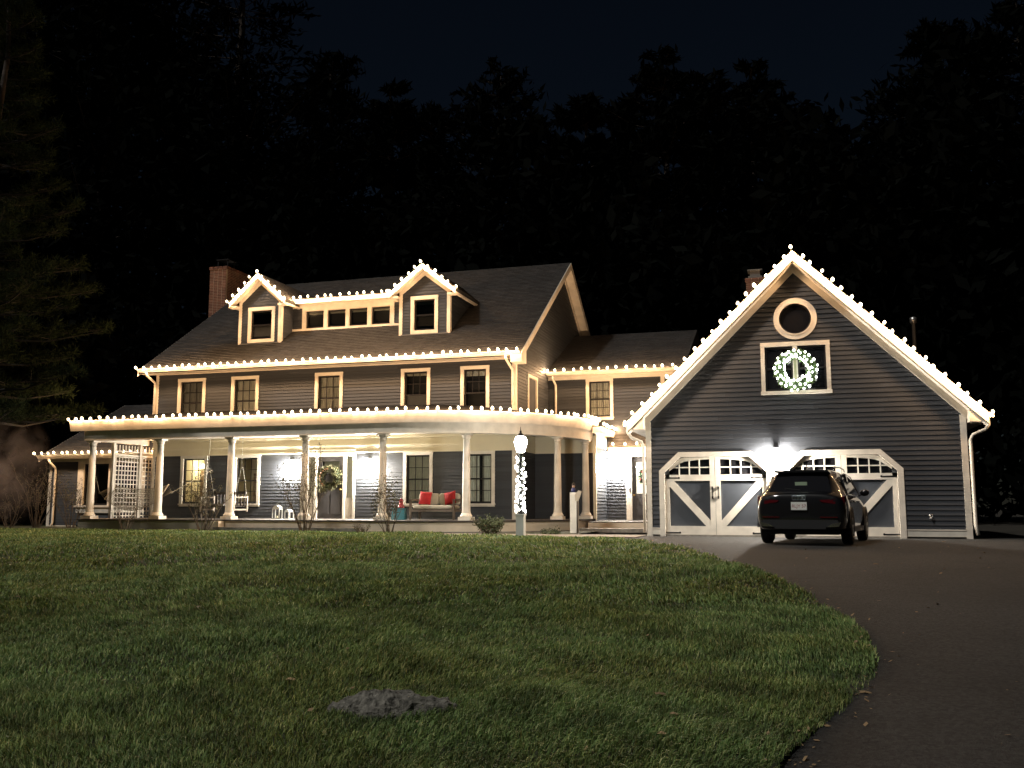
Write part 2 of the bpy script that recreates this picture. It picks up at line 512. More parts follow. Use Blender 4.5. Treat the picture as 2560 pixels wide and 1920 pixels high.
def window(parent, tf, a0, a1, z0, z1, cols=3, rows=2, style='double', inside='curtain', casing=0.11, sill=True, deep=0.35, lit=False):
    """part window (casing) with sub-parts sash, muntins, panes, curtain and the dark room behind"""
    m = MB(tf); c = casing; p0, p1 = -0.05, 0.03
    m.box(a0-c, a0, p0, p1, z0, z1); m.box(a1, a1+c, p0, p1, z0, z1)
    m.box(a0-c-0.004, a1+c+0.004, p0-0.006, p1, z1, z1+c)
    if sill: m.box(a0-c-0.02, a1+c+0.02, p0-0.03, p1, z0-0.05, z0); m.box(a0-c, a1+c, p0, p1, z0-0.10, z0-0.05)
    else: m.box(a0-c, a1+c, p0, p1, z0-c, z0)
    w = m.build('window', M_TRIM, parent)
    s = MB(tf); fw = 0.05; zm = (z0+z1)/2
    s.box(a0, a0+fw, 0.035, 0.09, z0, z1); s.box(a1-fw, a1, 0.035, 0.09, z0, z1)
    s.box(a0+fw, a1-fw, 0.035, 0.09, z0, z0+fw*1.3); s.box(a0+fw, a1-fw, 0.035, 0.09, z1-fw, z1)
    secs = [(z0+fw*1.3, z1-fw)]
    if style == 'double':
        s.box(a0+fw, a1-fw, 0.03, 0.09, zm-0.022, zm+0.022)
        secs = [(z0+fw*1.3, zm-0.022), (zm+0.022, z1-fw)]
    s.build('sash', M_SASH, w)
    g = MB(tf); has = False
    for k, (u0, u1) in enumerate(secs):
        cc, rr = (cols, rows)
        if style == 'double' and rows == -1: cc, rr = (cols, 2) if k == 1 else (1, 1)
        L, H = a1-a0-2*fw, u1-u0
        for i in range(1, cc):
            x = a0+fw+L*i/cc; g.box(x-0.009, x+0.009, 0.046, 0.07, u0, u1); has = True
        for j in range(1, rr):
            z = u0+H*j/rr; g.box(a0+fw, a1-fw, 0.048, 0.068, z-0.009, z+0.009); has = True
        for i in range(cc):
            for j in range(rr):
                x = a0+fw+L*i/cc; x2 = x+L/cc; z = u0+H*j/rr; z2 = z+H/rr
                t = rng.uniform(-0.002, 0.002)
                MB(tf).quad((x,0.058+t,z),(x2,0.058,z),(x2,0.058+t,z2),(x,0.058,z2)).build('pane', M_GLASS, w)
    if has: g.build('muntins', M_SASH, w)
    r = MB(tf); D = deep
    r.quad((a0,0.03,z0),(a0,0.03,z1),(a0,D,z1),(a0,D,z0)); r.quad((a1,0.03,z0),(a1,D,z0),(a1,D,z1),(a1,0.03,z1))
    r.quad((a0,0.03,z0),(a0,D,z0),(a1,D,z0),(a1,0.03,z0)); r.quad((a0,0.03,z1),(a1,0.03,z1),(a1,D,z1),(a0,D,z1))
    r.quad((a0,D,z0),(a0,D,z1),(a1,D,z1),(a1,D,z0))
    r.build('room_lining', M_ROOM if lit else M_JAMB, w)  # unlit rooms get near-black walls, their darkness put into the colour
    def curtain(x0, x1, u0, u1, mtl, dep=0.16, folds=0.07):
        cm = MB(tf); n = max(4, int((x1-x0)/folds*4)); vs_ = []; fs_ = []
        for i in range(n+1):
            x = x0+(x1-x0)*i/n; dd = dep + 0.02*math.sin(i*math.pi/2 + rng.uniform(-.4,.4))
            vs_ += [(x, dd, u0), (x, dd, u1)]
        for i in range(n): fs_.append((2*i, 2*i+2, 2*i+3, 2*i+1))
        cm.add(vs_, fs_); cm.build('curtain', mtl, w)
    if inside == 'curtain': curtain(a0+0.005, a1-0.005, z0+0.01, z1-0.01, M_CURT)
    elif inside == 'glowing': curtain(a0+0.005, a1-0.005, z0+0.01, z1-0.01, M_CURTL)
    elif inside == 'glowing_pair':
        k = (a1-a0)*0.44
        curtain(a0+0.005, a0+k, z0+0.01, z1-0.01, M_CURTL); curtain(a1-k, a1-0.005, z0+0.01, z1-0.01, M_CURTL)
    elif inside == 'grey': curtain(a0+0.005, a1-0.005, z0+0.01, z1-0.01, M_CURT2)
    elif inside == 'pair':
        k = (a1-a0)*0.38
        curtain(a0+0.005, a0+k, z0+0.01, z1-0.01, M_CURT); curtain(a1-k, a1-0.005, z0+0.01, z1-0.01, M_CURT)
    elif inside == 'valance': curtain(a0+0.03, a1-0.03, z1-0.05-(z1-z0)*0.1, z1-0.03, M_CURT, dep=0.12)
    elif inside == 'shade':
        MB(tf).box(a0+0.02, a1-0.02, 0.12, 0.125, z0+0.02, zm).build('shade', M_BLIND, w)
        curtain(a0+0.03, a1-0.03, z1-0.12, z1-0.03, M_CURT, dep=0.12)
    return w

def shingles(parent, fn, Lu, Lv, course=0.14, tab=0.31, u0=0.0):
    """asphalt tabs laid in courses over fn(u, v) -> point, u along the eave, v up the slope (0..1)"""
    nc = max(2, int(Lv/course)); nt_ = max(2, int(Lu/tab))
    e = 1e-3
    vs_ = []; fs_ = []
    N = (Vector(fn(.5+e,.5)) - Vector(fn(.5,.5))).cross(Vector(fn(.5,.5+e)) - Vector(fn(.5,.5))).normalized()
    if N.z < 0: N = -N
    for i in range(nc):
        v0, v1 = i/nc, min(1.0, (i+1.12)/nc)
        off = (0.5 if i % 2 else 0.0) + rng.uniform(-.08,.08)
        edges = [0.0] + [(k+off)/nt_ for k in range(nt_+1) if 0.004 < (k+off)/nt_ < 0.996] + [1.0]
        for k in range(len(edges)-1):
            a, b = edges[k], edges[k+1]
            h = 0.020 + rng.uniform(-.003,.005)
            P = [Vector(fn(a,v0)), Vector(fn(b,v0)), Vector(fn(b,v1)), Vector(fn(a,v1))]
            gap = (P[1]-P[0]).normalized()*0.004
            base = len(vs_)
            vs_ += [P[0]+N*h+gap, P[1]+N*h-gap, P[2]+N*0.003-gap, P[3]+N*0.003+gap, P[0]+gap-N*0.002, P[1]-gap-N*0.002]
            fs_ += [(base,base+1,base+2,base+3),(base+4,base+5,base+1,base)]
    m = MB(); m.add(vs_, fs_)
    return m.build('shingles', M_SHING, parent, kind='stuff')

def slab(p00, p10, p11, p01, t=0.12):
    """roof deck: quad with thickness straight down"""
    m = MB(); d = Vector((0,0,-t)); P = [Vector(p) for p in (p00,p10,p11,p01)]; Q = [p+d for p in P]
    m.add(P+Q, [(0,1,2,3),(7,6,5,4),(0,4,5,1),(1,5,6,2),(2,6,7,3),(3,7,4,0)])
    return m

def bil(p00, p10, p11, p01):
    a, b, c, d = map(Vector, (p00,p10,p11,p01))
    return lambda u, v: (a*(1-u)+b*u)*(1-v) + (d*(1-u)+c*u)*v

def downspout(parent, path):
    m = MB(); m.tube(path, 0.042, 8); return m.build('downspout', M_TRIM, parent, smooth=True)

# bricks --------------------------------------------------------------
_bm, _ = MB().box(-.090,.090,-.045,.045,-.024,.024).mesh('brick', M_BRICK)
def chimney(parent, x0, x1, y0, y1, z0, z1, name='chimney'):
    core = MB().box(x0+.012, x1-.012, y0+.012, y1-.012, z0, z1-0.03)
    c = core.build(name, M_MORTAR, parent)
    n = int((z1-z0)/0.067)
    for i in range(n):
        z = z0 + (i+.5)*0.067; grow = 0.03 if i >= n-2 else 0.0
        X0, X1, Y0 = x0-grow, x1+grow, y0-grow
        off = 0.1025 if i % 2 else 0.0
        x = X0 + off*0.5 - 0.05
        k = max(1, int(round((X1-X0)/0.205))); w = (X1-X0)/k
        for j in range(k):
            place('brick', _bm, c, (X0+(j+.5)*w, Y0+.045+rng.uniform(-.004,.004), z), scale=(w/0.205, 1, 1))
        k = max(1, int(round((y1-y0)/0.205))); w = (y1-y0-0.09)/k
        for j in range(k):
            place('brick', _bm, c, (X1-.045+rng.uniform(-.004,.004), y0+.09-grow+(j+.5)*w, z), rot=(0,0,math.pi/2), scale=(w/0.205, 1, 1))
    return c

# ------------------------------------------------------------------ the main house
XL, XR, YF, YB = -21.75, -8.45, 28.0, 40.4
HOUSE = thing('farmhouse', 'long dark grey clapboard house with two gabled dormers and lit eaves', 'house', (-15.1, 28.0, 0))
lowW = [(-20.48,-19.63,0.86,2.40),(-18.38,-17.55,0.86,2.40),(-12.10,-11.30,0.86,2.40),(-10.02,-9.22,0.86,2.40)]
DOORH = (-15.62, -13.98, 0.37, 2.42)
upW = [(-20.73,-19.83,3.60,5.10),(-18.57,-17.72,3.60,5.10),(-15.35,-14.54,3.60,5.10),(-12.22,-11.42,3.60,5.10),(-10.16,-9.41,3.60,5.10)]
wm = MB(FY(YF)); holed_wall(wm, XL, XR, 0.30, 5.60, lowW+upW+[DOORH])
FRONT = wm.build('front_wall', M_BACK, HOUSE)
grow = lambda h, k=0.07: (h[0]-k, h[1]+k, h[2]-k, h[3]+k)
siding(FRONT, 'y', YF, lambda z: (XL+0.08, XR-0.08), 0.37, 2.50, [grow(h) for h in lowW] + [(-15.70,-13.90,0.3,2.6)])
siding(FRONT, 'y', YF, lambda z: (XL+0.08, XR-0.08), 3.72, 5.37, [grow(h) for h in upW])
MB(FX(XL+0.15)).box(28.17, YB, 0.0, 0.15, 0.3, 5.6).build('left_wall', M_BACK, HOUSE)
def gable_span(z):
    if z < 5.4: return (28.08, YB)
    k = (z - 5.4)/0.668
    return (28.0 + k, YB - k) if k < 6.2 else None
gm = MB(); gm.prism([(28.17,0.3),(YB,0.3),(YB,5.40),(34.2,9.60),(28.17,5.55)], XR-0.16, XR-0.004, 'x')
GABW = gm.build('gable_wall', M_BACK, HOUSE)
sideW = (29.42, 30.36, 3.60, 4.98)
siding(GABW, 'x', XR, gable_span, 3.0, 9.45, [grow(sideW)])
siding(GABW, 'x', XR, lambda z: (28.08, 30.18), 0.37, 2.55)
window(HOUSE, FX(XR), *sideW, cols=1, rows=1, style='double', inside='shade')
# corner boards and friezes
t = MB(); t.box(XL-0.012, XL+0.10, YF-0.035, YF+0.05, 0.37, 5.37); t.build('corner_board', M_TRIM, HOUSE)
t = MB(); t.box(XR-0.10, XR+0.035, YF-0.035, YF+0.10, 0.37, 5.37); t.build('corner_board', M_TRIM, HOUSE)
t = MB(); t.box(XL-0.02, XR+0.02, YF-0.05, YF+0.03, 5.37, 5.58); t.build('frieze_board', M_TRIM, HOUSE)
t = MB(); t.box(XL, XR, YF-0.045, YF+0.02, 2.50, 3.06)
t.box(XL, XR, YF-0.075, YF-0.045, 2.50, 2.54); t.box(XL, XR, YF-0.09, YF-0.045, 2.72, 2.76); t.box(XL, XR, YF-0.13, YF-0.045, 2.98, 3.06)
t.build('porch_frieze', M_CREAM, HOUSE)
t = MB(); t.box(XR, XR+0.045, YF-0.045, 30.15, 2.50, 3.06); t.build('porch_frieze', M_CREAM, HOUSE)
# main roof
SL = 0.668; EYv, EZv, RYv, RZv = 27.5, 5.52, 34.2, 10.0
def roof_z(y): return EZv + SL*(y - EYv)
RX0, RX1 = -22.15, -8.12
q = ((RX0,EYv,EZv),(RX1,EYv,EZv),(RX1,RYv,RZv),(RX0,RYv,RZv))
ROOF = slab(*q, t=0.13).build('roof', M_ROOFB, HOUSE)
shingles(ROOF, bil(*q), RX1-RX0, math.hypot(RYv-EYv, RZv-EZv))
slab((RX1,40.9,EZv),(RX0,40.9,EZv),(RX0,RYv+.001,RZv),(RX1,RYv+.001,RZv), t=0.13).build('rear_roof', M_ROOFB, HOUSE)
MB().box(RX0, RX1, EYv+0.06, YF-0.05, EZv-0.13, EZv-0.10).build('soffit', M_TRIM, HOUSE)
def gutter(parent, x0, x1, yf, zt):
    m = MB(); m.prism([(yf, zt), (yf+0.02, zt), (yf+0.105, zt-0.10), (yf+0.135, zt-0.10), (yf+0.135, zt), (yf+0.155, zt), (yf+0.155, zt-0.12), (yf+0.085, zt-0.12)], x0, x1, 'x')
    return m.build('gutter', M_TRIM, parent)
gutter(HOUSE, RX0, RX1-0.02, EYv-0.13, EZv+0.02)
# rakes on the right gable: outer board, soffit and inner frieze
rk = MB()
for (ya, za, yb, zb) in ((EYv-0.02, EZv-0.02, RYv, RZv-0.01),):
    rk.prism([(ya,za),(yb,zb),(yb,zb-0.26),(ya,za-0.24)], RX1+0.002, RX1+0.035, 'x')
rk.prism([(RYv+.001,RZv-0.01),(40.9,EZv-0.02),(40.9,EZv-0.26),(RYv+.001,RZv-0.27)], RX1+0.002, RX1+0.035, 'x')
rk.prism([(EYv+0.2,EZv-0.02),(RYv,RZv-0.16),(RYv,RZv-0.19),(EYv+0.2,EZv-0.05)], XR+0.03, RX1, 'x')
rk.prism([(RYv+.001,RZv-0.16),(40.9,EZv-0.15),(40.9,EZv-0.18),(RYv+.001,RZv-0.19)], XR+0.03, RX1, 'x')
rk.prism([(28.0,5.62),(RYv,RZv-0.22),(RYv,RZv-0.42),(28.0,5.42)], XR-0.002, XR+0.03, 'x')
rk.prism([(RYv+.001,RZv-0.22),(YB,5.66),(YB,5.42),(RYv+.001,RZv-0.42)], XR-0.002, XR+0.03, 'x')
rk.prism([(27.45,5.20),(28.0,5.20),(28.0,5.60),(27.45,5.46)], XR+0.002, RX1+0.03, 'x')
rk.build('rake_board', M_TRIM, HOUSE)
lk = MB(); lk.prism([(EYv-0.02,EZv-0.02),(RYv,RZv-0.01),(RYv,RZv-0.24),(EYv-0.02,EZv-0.22)], RX0-0.03, RX0, 'x'); lk.build('rake_board', M_TRIM, HOUSE)
downspout(HOUSE, [(XL-0.05,27.45,5.42),(XL-0.05,27.5,5.32),(XL+0.0,27.88,5.10),(XL+0.0,27.90,4.9),(XL+0.0,27.90,3.9)])
downspout(HOUSE, [(XR-0.15,27.45,5.42),(XR-0.15,27.5,5.30),(XR-0.06,27.88,5.02),(XR-0.06,27.90,4.8),(XR-0.06,27.90,3.9)])
# windows
for i, h in enumerate(lowW):
    if i == 0: continue
    w_ = window(HOUSE, FY(YF), *h, cols=3, rows=2, inside=('', 'none', 'glowing', 'glowing_pair')[i], deep=0.9 if i == 1 else 0.35, lit=(i == 1))
    if i == 1:
        MB().ball((-17.72, 28.5, 1.02), 0.07, 0.07, 0.06, 10, 6).build('table_lamp', emis('table_lamp_glow', (1.0,0.85,0.6), 9.0), w_, smooth=True)
        m = MB(); m.box(-18.2,-17.9,28.78,28.84,0.9,1.9); m.box(-18.36,-17.58,28.4,28.8,0.86,0.93); m.build('cabinet', mat('shelf_wood',(0.16,0.10,0.05),0.6,var=0.5,vscale=14), w_)
W0 = window(HOUSE, FY(YF), *lowW[0], cols=3, rows=2, inside='none', deep=1.5, lit=True)
MB().lathe([(0.03,0.12),(0.05,0.10),(0.15,0.0),(0.13,-0.02),(0.02,-0.02)], (-20.22, 28.75, 2.12), 14).build('pendant_lamp', M_PEND, W0, smooth=True)
m = MB(); m.box(-20.42,-20.12,28.9,29.0,0.86,2.02); m.build('bookshelf', mat('shelf_wood',(0.16,0.10,0.05),0.6,var=0.5,vscale=14), W0)
m = MB(); m.box(-20.4,-19.75,28.5,28.9,0.88,1.12); m.box(-19.95,-19.8,28.6,28.7,1.12,1.5); m.build('table', mat('pale_table',(0.6,0.5,0.36),0.6,var=0.3,vscale=9), W0)
ins = ('grey', 'curtain', 'curtain', 'shade', 'valance')
for i, h in enumerate(upW):
    window(HOUSE, FY(YF), *h, cols=3, rows=2 if i < 3 else -1, inside=ins[i])
# front door with sidelights
D = MB(FY(YF))
D.box(-15.70,-15.62,-0.06,0.06,0.37,2.46); D.box(-13.98,-13.90,-0.06,0.06,0.37,2.46)
D.box(-15.34,-15.27,-0.05,0.06,0.37,2.40); D.box(-14.34,-14.27,-0.05,0.06,0.37,2.40)
D.box(-15.70,-13.90,-0.065,0.06,2.46,2.62); D.box(-15.62,-13.98,-0.05,0.05,2.40,2.46)
for a, b in ((-15.62,-15.34),(-14.27,-13.98)):
    D.box(a, b, 0.0, 0.05, 0.37, 1.05); D.box(a, a+0.05, -0.01, 0.05, 1.05, 2.40); D.box(b-0.05, b, -0.01, 0.05, 1.05, 2.40); D.box(a+.03, b-.03, -0.012, 0.0, 0.48, 0.96)
SUR = D.build('door_surround', M_TRIM, HOUSE)
for a, b in ((-15.57,-15.39),(-14.22,-14.03)):
    MB(FY(YF)).quad((a,0.02,1.05),(b,0.02,1.05),(b,0.02,2.40),(a,0.02,2.40)).build('sidelight_pane', M_GLASS, SUR)
    MB(FY(YF)).quad((a-.05,0.16,1.0),(b+.05,0.16,1.0),(b+.05,0.16,2.40),(a-.05,0.16,2.40)).build('sidelight_curtain', M_CURTD, SUR)
dm = MB(FY(YF))
dm.box(-15.27,-14.34,0.0,0.05,0.39,1.35); dm.box(-15.27,-15.12,0.0,0.05,1.35,2.40); dm.box(-14.49,-14.34,0.0,0.05,1.35,2.40)
dm.box(-15.12,-14.49,0.0,0.05,2.24,2.40); dm.box(-15.12,-14.49,0.0,0.05,1.35,1.88)
for a, b in ((-15.17,-14.84),(-14.77,-14.44)): dm.box(a,b,-0.012,0.0,0.52,1.22)
DO = dm.build('front_door', M_DOOR, HOUSE)
MB(FY(YF)).quad((-15.12,0.02,1.88),(-14.49,0.02,1.88),(-14.49,0.02,2.24),(-15.12,0.02,2.24)).build('door_pane', M_GLASS, DO)
MB(FY(YF)).quad((-15.12,0.15,1.85),(-14.49,0.15,1.85),(-14.49,0.15,2.26),(-15.12,0.15,2.26)).build('door_curtain', M_CURTL, DO)
MB(FY(YF)).ball((-14.43,-0.05,1.32),0.035).build('door_knob', M_BRASS, DO, smooth=True)
MB(FY(YF)).box(-15.5,-14.1,0.3,0.34,0.3,2.5).build('hall_back', M_JAMB, HOUSE)
# dormers
def dormer(x0, x1, yf, zp, ze, win, ins_):
    """gabled dormer: front wall, cheeks, roof, rakes, window"""
    xc = (x0+x1)/2; hw = (x1-x0)/2; ov = 0.30
    zt = zp - 0.16 - hw*0.0
    pitch = (zp - ze)/(hw + ov)
    zw = zp - 0.12 - pitch*hw
    yb = EYv + (zp - EZv)/SL
    base = roof_z(yf)
    m = MB(FY(yf)); holed_wall(m, x0, x1, base-0.3, zw, [win], 0.01, 0.12); m.prism([(x0,zw),(x1,zw),(xc,zp-0.14)], 0.01, 0.12)
    D_ = m.build('dormer', M_BACK, HOUSE)
    def span(z):
        k = 0 if z < zw else (z-zw)/pitch
        return (x0+0.08+k, x1-0.08-k)
    siding(D_, 'y', yf, span, base+0.02, zp-0.2, [grow(win)])
    for s, xx_ in ((-1, x0), (1, x1)):
        ye = EYv + (zw - EZv)/SL
        cm = MB(); cm.prism([(yf+0.1,base-0.1),(yf+0.1,zw),(ye,zw)], xx_-0.03 if s > 0 else xx_, xx_ if s > 0 else xx_+0.03, 'x')
        cm.build('cheek', M_BACK, D_)
        if s > 0:
            siding(D_, 'x', x1, lambda z: (yf+0.1, EYv+(z-EZv)/SL), base+0.1, zw-0.02)
        tb = MB(); tb.box(xx_-0.09 if s > 0 else xx_-0.03, xx_+0.03 if s > 0 else xx_+0.09, yf-0.035, yf+0.10, base-0.06, zw); tb.build('corner_board', M_TRIM, D_)
    # roof planes
    xe0, xe1 = x0-ov, x1+ov; yo = yf-0.26
    yeb = EYv + (ze - EZv)/SL
    for s, xe in ((-1, xe0), (1, xe1)):
        ql = ((xe,yo,ze),(xe,yeb,ze),(xc,yb,zp),(xc,yo,zp))
        if s > 0: ql = ((xe,yeb,ze),(xe,yo,ze),(xc,yo,zp),(xc,yb,zp))
        ql = tuple(ql)
        r_ = slab(*ql, t=0.10).build('dormer_roof', M_ROOFB, HOUSE)
        shingles(r_, bil(*[(p[0],p[1],p[2]+0.002) for p in ql]), yeb-yo+0.6, math.hypot(hw+ov, zp-ze))
    f = MB()
    for s, xe in ((-1, xe0), (1, xe1)):
        f.prism([(xc, zp-0.01), (xe, ze-0.01), (xe, ze-0.19), (xc, zp-0.19)], yo-0.03, yo-0.002)
        f.prism([(xc, zp-0.14), (xe-s*0.05, ze-0.10), (xe-s*0.05, ze-0.13), (xc, zp-0.17)], yo, yf-0.03)
        f.prism([(xc, zp-0.19), (x0 if s < 0 else x1, zw-0.05), (x0 if s < 0 else x1, zw-0.23), (xc, zp-0.37)], yf-0.045, yf+0.005)
        f.box(min(xe,(x0 if s<0 else x1)), max(xe,(x0 if s<0 else x1)), yo+0.004, yf-0.04, ze-0.20, ze-0.13)
        a, b = (xe-0.10, xe-0.002) if s > 0 else (xe+0.002, xe+0.10)
        f.box(a, b, yo, yeb-0.15, ze-0.16, ze-0.02)
    f.build('dormer_trim', M_TRIM, D_)
    window(HOUSE, FY(yf), *win, cols=1, rows=1, inside=ins_, casing=0.12, sill=False, deep=0.22)
    # flashing line along the foot
    MB().box(x0+0.05, x1-0.05, yf-0.05, yf-0.01, base-0.02, base+0.02).build('flashing', M_STEEL, D_)
    return xc, xe0, xe1, yo
DL = dormer(-19.12, -17.45, 29.0, 9.04, 8.02, (-18.64,-17.80,6.68,7.72), 'shade')
DR = dormer(-12.85, -11.05, 29.0, 8.92, 7.98, (-12.33,-11.58,6.66,7.72), 'valance')
# shed dormer between them
ys_ = 29.8; b_ = roof_z(ys_)
shedW = [(-16.90,-16.17,7.13,7.76),(-16.03,-15.30,7.13,7.76),(-15.17,-14.45,7.13,7.76),(-14.30,-13.58,7.13,7.76)]
m = MB(FY(ys_)); holed_wall(m, -17.45, -12.85, 6.7, 8.1, shedW, 0.01, 0.12); SH = m.build('shed_dormer', M_BACK, HOUSE)
siding(SH, 'y', ys_, lambda z: (-17.42,-12.88), b_+0.10, 7.92, [(-17.02,-13.44,6.5,8.2)])
m = MB(FY(ys_)); m.box(-17.45,-12.86,-0.05,0.0,6.98,7.12); m.box(-17.45,-12.86,-0.05,0.0,7.88,8.04); m.box(-17.04,-13.42,-0.045,0.0,7.76,7.88)
xe_ = [-17.04] + [h for w_ in shedW for h in w_[:2]] + [-13.42]
for i in range(0, len(xe_), 2): m.box(xe_[i], xe_[i+1], -0.045, 0.0, 7.12, 7.76)
m.build('shed_trim', M_TRIM, SH)
for h in shedW:
    w_ = window(HOUSE, FY(ys_), h[0]+0.002, h[1]-0.002, h[2]+0.002, h[3]-0.002, cols=1, rows=1, style='single', inside='valance', casing=0.001, sill=False, deep=0.16)
q = ((-17.45,29.45,8.14),(-12.85,29.45,8.14),(-12.85,32.6,8.92),(-17.45,32.6,8.92))
r_ = slab(*q, t=0.10).build('shed_roof', M_ROOFB, HOUSE); shingles(r_, bil(*q), 4.6, 3.3)
m = MB(); m.box(-17.43,-12.87,29.42,29.448,7.98,8.12); m.box(-17.43,-12.87,29.45,29.79,8.0,8.03); m.build('shed_fascia', M_TRIM, SH)
chimney(HOUSE, -23.15, -22.35, 32.8, 34.9, 7.6, 10.62)
m = MB(); m.box(-23.0,-22.5,33.1,33.6,10.62,10.66)
for a, b in ((-22.98,33.12),(-22.52,33.12),(-22.98,33.58),(-22.52,33.58)): m.box(a-.02,a+.02,b-.02,b+.02,10.66,10.96)
m.box(-23.04,-22.46,33.06,33.64,10.96,10.99); m.build('chimney_cap', M_IRON, HOUSE)
MB().box(-23.1,-22.4,32.9,34.8,0.2,7.6).build('chimney_stack', M_MORTAR, HOUSE)

# ------------------------------------------------------------------ wraparound porch
PC = Vector((-11.45, 30.1)); RE = 5.10; PL = -22.35
PORCH = thing('porch', 'cream columned porch wrapping round the front of the grey house with a curved corner', 'porch', (-14.0, 26.5, 0))
def rim(r, a0=-90, a1=0, n=28):
    return [(PC.x + r*math.cos(R(a0+(a1-a0)*i/n)), PC.y + r*math.sin(R(a0+(a1-a0)*i/n))) for i in range(n+1)]
def porch_line(off, xl, tail=None):
    """plan polyline parallel to the eave, off metres inside it"""
    r = RE - off
    pts = [(xl, PC.y - r)] + rim(r) + [(PC.x + r, 30.18)]
    return pts
def band(pts_in, pts_out, z0, z1):
    m = MB(); n = len(pts_in); vs_ = []; fs_ = []
    for (a, b), (c, d) in zip(pts_in, pts_out):
        vs_ += [(c,d,z0),(a,b,z0),(a,b,z1),(c,d,z1)]
    for i in range(n-1):
        k = 4*i
        for s in range(4):
            t_ = (s+1) % 4; fs_.append((k+s, k+t_, k+4+t_, k+4+s))
    fs_ += [(0,3,2,1), (4*n-4,4*n-3,4*n-2,4*n-1)]
    return m.add(vs_, fs_)
# deck boards: one polygon slab
dk = [(PL, 27.98), (PL, 25.12)] + rim(4.98) + [(-6.47, 31.9), (-8.4, 31.9), (-8.4, 27.98)]
MB().prism(dk, 0.325, 0.37, 'z').build('deck', M_DECK, PORCH)
lk_ = [(-6.46, 29.3), (-3.92, 29.3), (-3.92, 31.98), (-6.46, 31.98)]
MB().prism(lk_, 0.24, 0.30, 'z').build('entry_deck', M_DECK, PORCH)
MB().box(-6.44, -3.93, 29.22, 29.28, 0.02, 0.26).build('entry_skirt', M_SKIRT, PORCH)
MB().box(-6.8, -3.93, 28.6, 29.2, -0.02, 0.10).build('entry_step', M_STONE, PORCH)
# skirt below the deck in board lengths
sk_in, sk_out = porch_line(0.20, PL+0.04), porch_line(0.16, PL+0.04)
band(sk_in, sk_out, -0.03, 0.325).build('skirt', M_SKIRT, PORCH)
for x in (-20.6, -17.2, -13.9, -11.6): MB().box(x-0.004, x+0.004, 25.205, 25.2085, 0.0, 0.32).build('skirt_joint', M_IRON, PORCH)
band([(PL,28.0),(PL,25.25)], [(PL+0.04,28.0),(PL+0.04,25.25)], -0.03, 0.325).build('end_skirt', M_SKIRT, PORCH)
MB().box(-17.05, -12.2, 24.82, 25.18, -0.03, 0.15).build('front_step', M_STONE, PORCH)
MB().box(-17.15, -16.88, 24.86, 25.16, 0.0, 0.33).build('step_pier', M_SKIRT, PORCH)
band(porch_line(0.30, -12.0), porch_line(0.05, -12.0), -0.03, 0.055).build('ground_sill', M_STONE, PORCH)
# columns
def column(x, y):
    m = MB(); m.lathe([(0.128,0.20),(0.128,0.23),(0.120,0.30),(0.117,0.9),(0.098,2.30),(0.096,2.40)], (x,y,0.37), 20)
    c = m.build('column', M_TRIM, PORCH, smooth=True)
    b = MB(); b.box(x-0.19,x+0.19,y-0.19,y+0.19,0.372,0.47); b.build('plinth', M_TRIM, c)
    b = MB(); b.lathe([(0.172,0.10),(0.178,0.125),(0.172,0.15),(0.150,0.17),(0.142,0.20),(0.130,0.215)], (x,y,0.37), 20); b.build('base', M_TRIM, c, smooth=True)
    b = MB(); b.lathe([(0.100,2.36),(0.116,2.38),(0.118,2.40),(0.104,2.42),(0.15,2.47)], (x,y,0.37), 20); b.build('capital', M_TRIM, c, smooth=True)
    b = MB(); b.box(x-0.155,x+0.155,y-0.155,y+0.155,2.842,2.888); b.build('abacus', M_TRIM, c)
for x in (-22.05, -19.45, -16.85, -14.28, -11.72): column(x, 25.36)
column(-9.29, 25.86); column(-7.13, 28.10); column(-6.62, 29.75)
# beam, soffit, fascia, ceiling
band(porch_line(0.47, -22.2), porch_line(0.10, -22.2, ), 2.89, 3.26).build('beam', M_TRIM, PORCH)
band([(-22.2,25.5),(-22.2,28.0)], [(-21.95,25.5),(-21.95,28.0)], 2.89, 3.26).build('end_beam', M_TRIM, PORCH)
band(porch_line(0.60, -22.6), porch_line(0.0, -22.6), 3.27, 3.295).build('soffit', M_TRIM, PORCH)
band(porch_line(0.03, -22.62), porch_line(0.0, -22.62), 3.24, 3.50).build('fascia', M_TRIM, PORCH)
band([(-22.62,25.05),(-22.62,28.0)], [(-22.59,25.05),(-22.59,28.0)], 3.24, 3.50).build('end_fascia', M_TRIM, PORCH)
gm_ = MB(); prof_ = [(-0.005,3.19),(-0.09,3.505),(-0.085,3.52),(-0.06,3.52),(-0.004,3.46)]
rows_ = [porch_line(o, -22.66) for o, _ in prof_]; vs_ = []; fs_ = []; k_ = len(prof_)
for i in range(len(rows_[0])):
    for j in range(k_): vs_.append((*rows_[j][i], prof_[j][1]))
for i in range(len(rows_[0])-1):
    for j in range(k_):
        j2 = (j+1) % k_; fs_.append((i*k_+j, i*k_+j2, (i+1)*k_+j2, (i+1)*k_+j))
fs_ += [tuple(range(k_)), tuple(range(len(vs_)-1, len(vs_)-1-k_, -1))]
gm_.add(vs_, fs_); gm_.build('gutter', M_TRIM, PORCH)
ce = [(-22.0, 27.95), (-22.0, 25.5)] + rim(4.66) + [(-6.79, 30.18), (-8.4, 30.18), (-8.4, 27.95)]
CE = MB().prism(ce, 3.07, 3.09, 'z').build('ceiling', M_CREAM, PORCH)
for i, x in enumerate((-20.2,-17.0,-14.4,-11.9)): MB().lathe([(0.10,0.0),(0.10,-0.012),(0.075,-0.012)], (x,26.6,3.069), 14).build('downlight_ring', M_TRIM, CE)
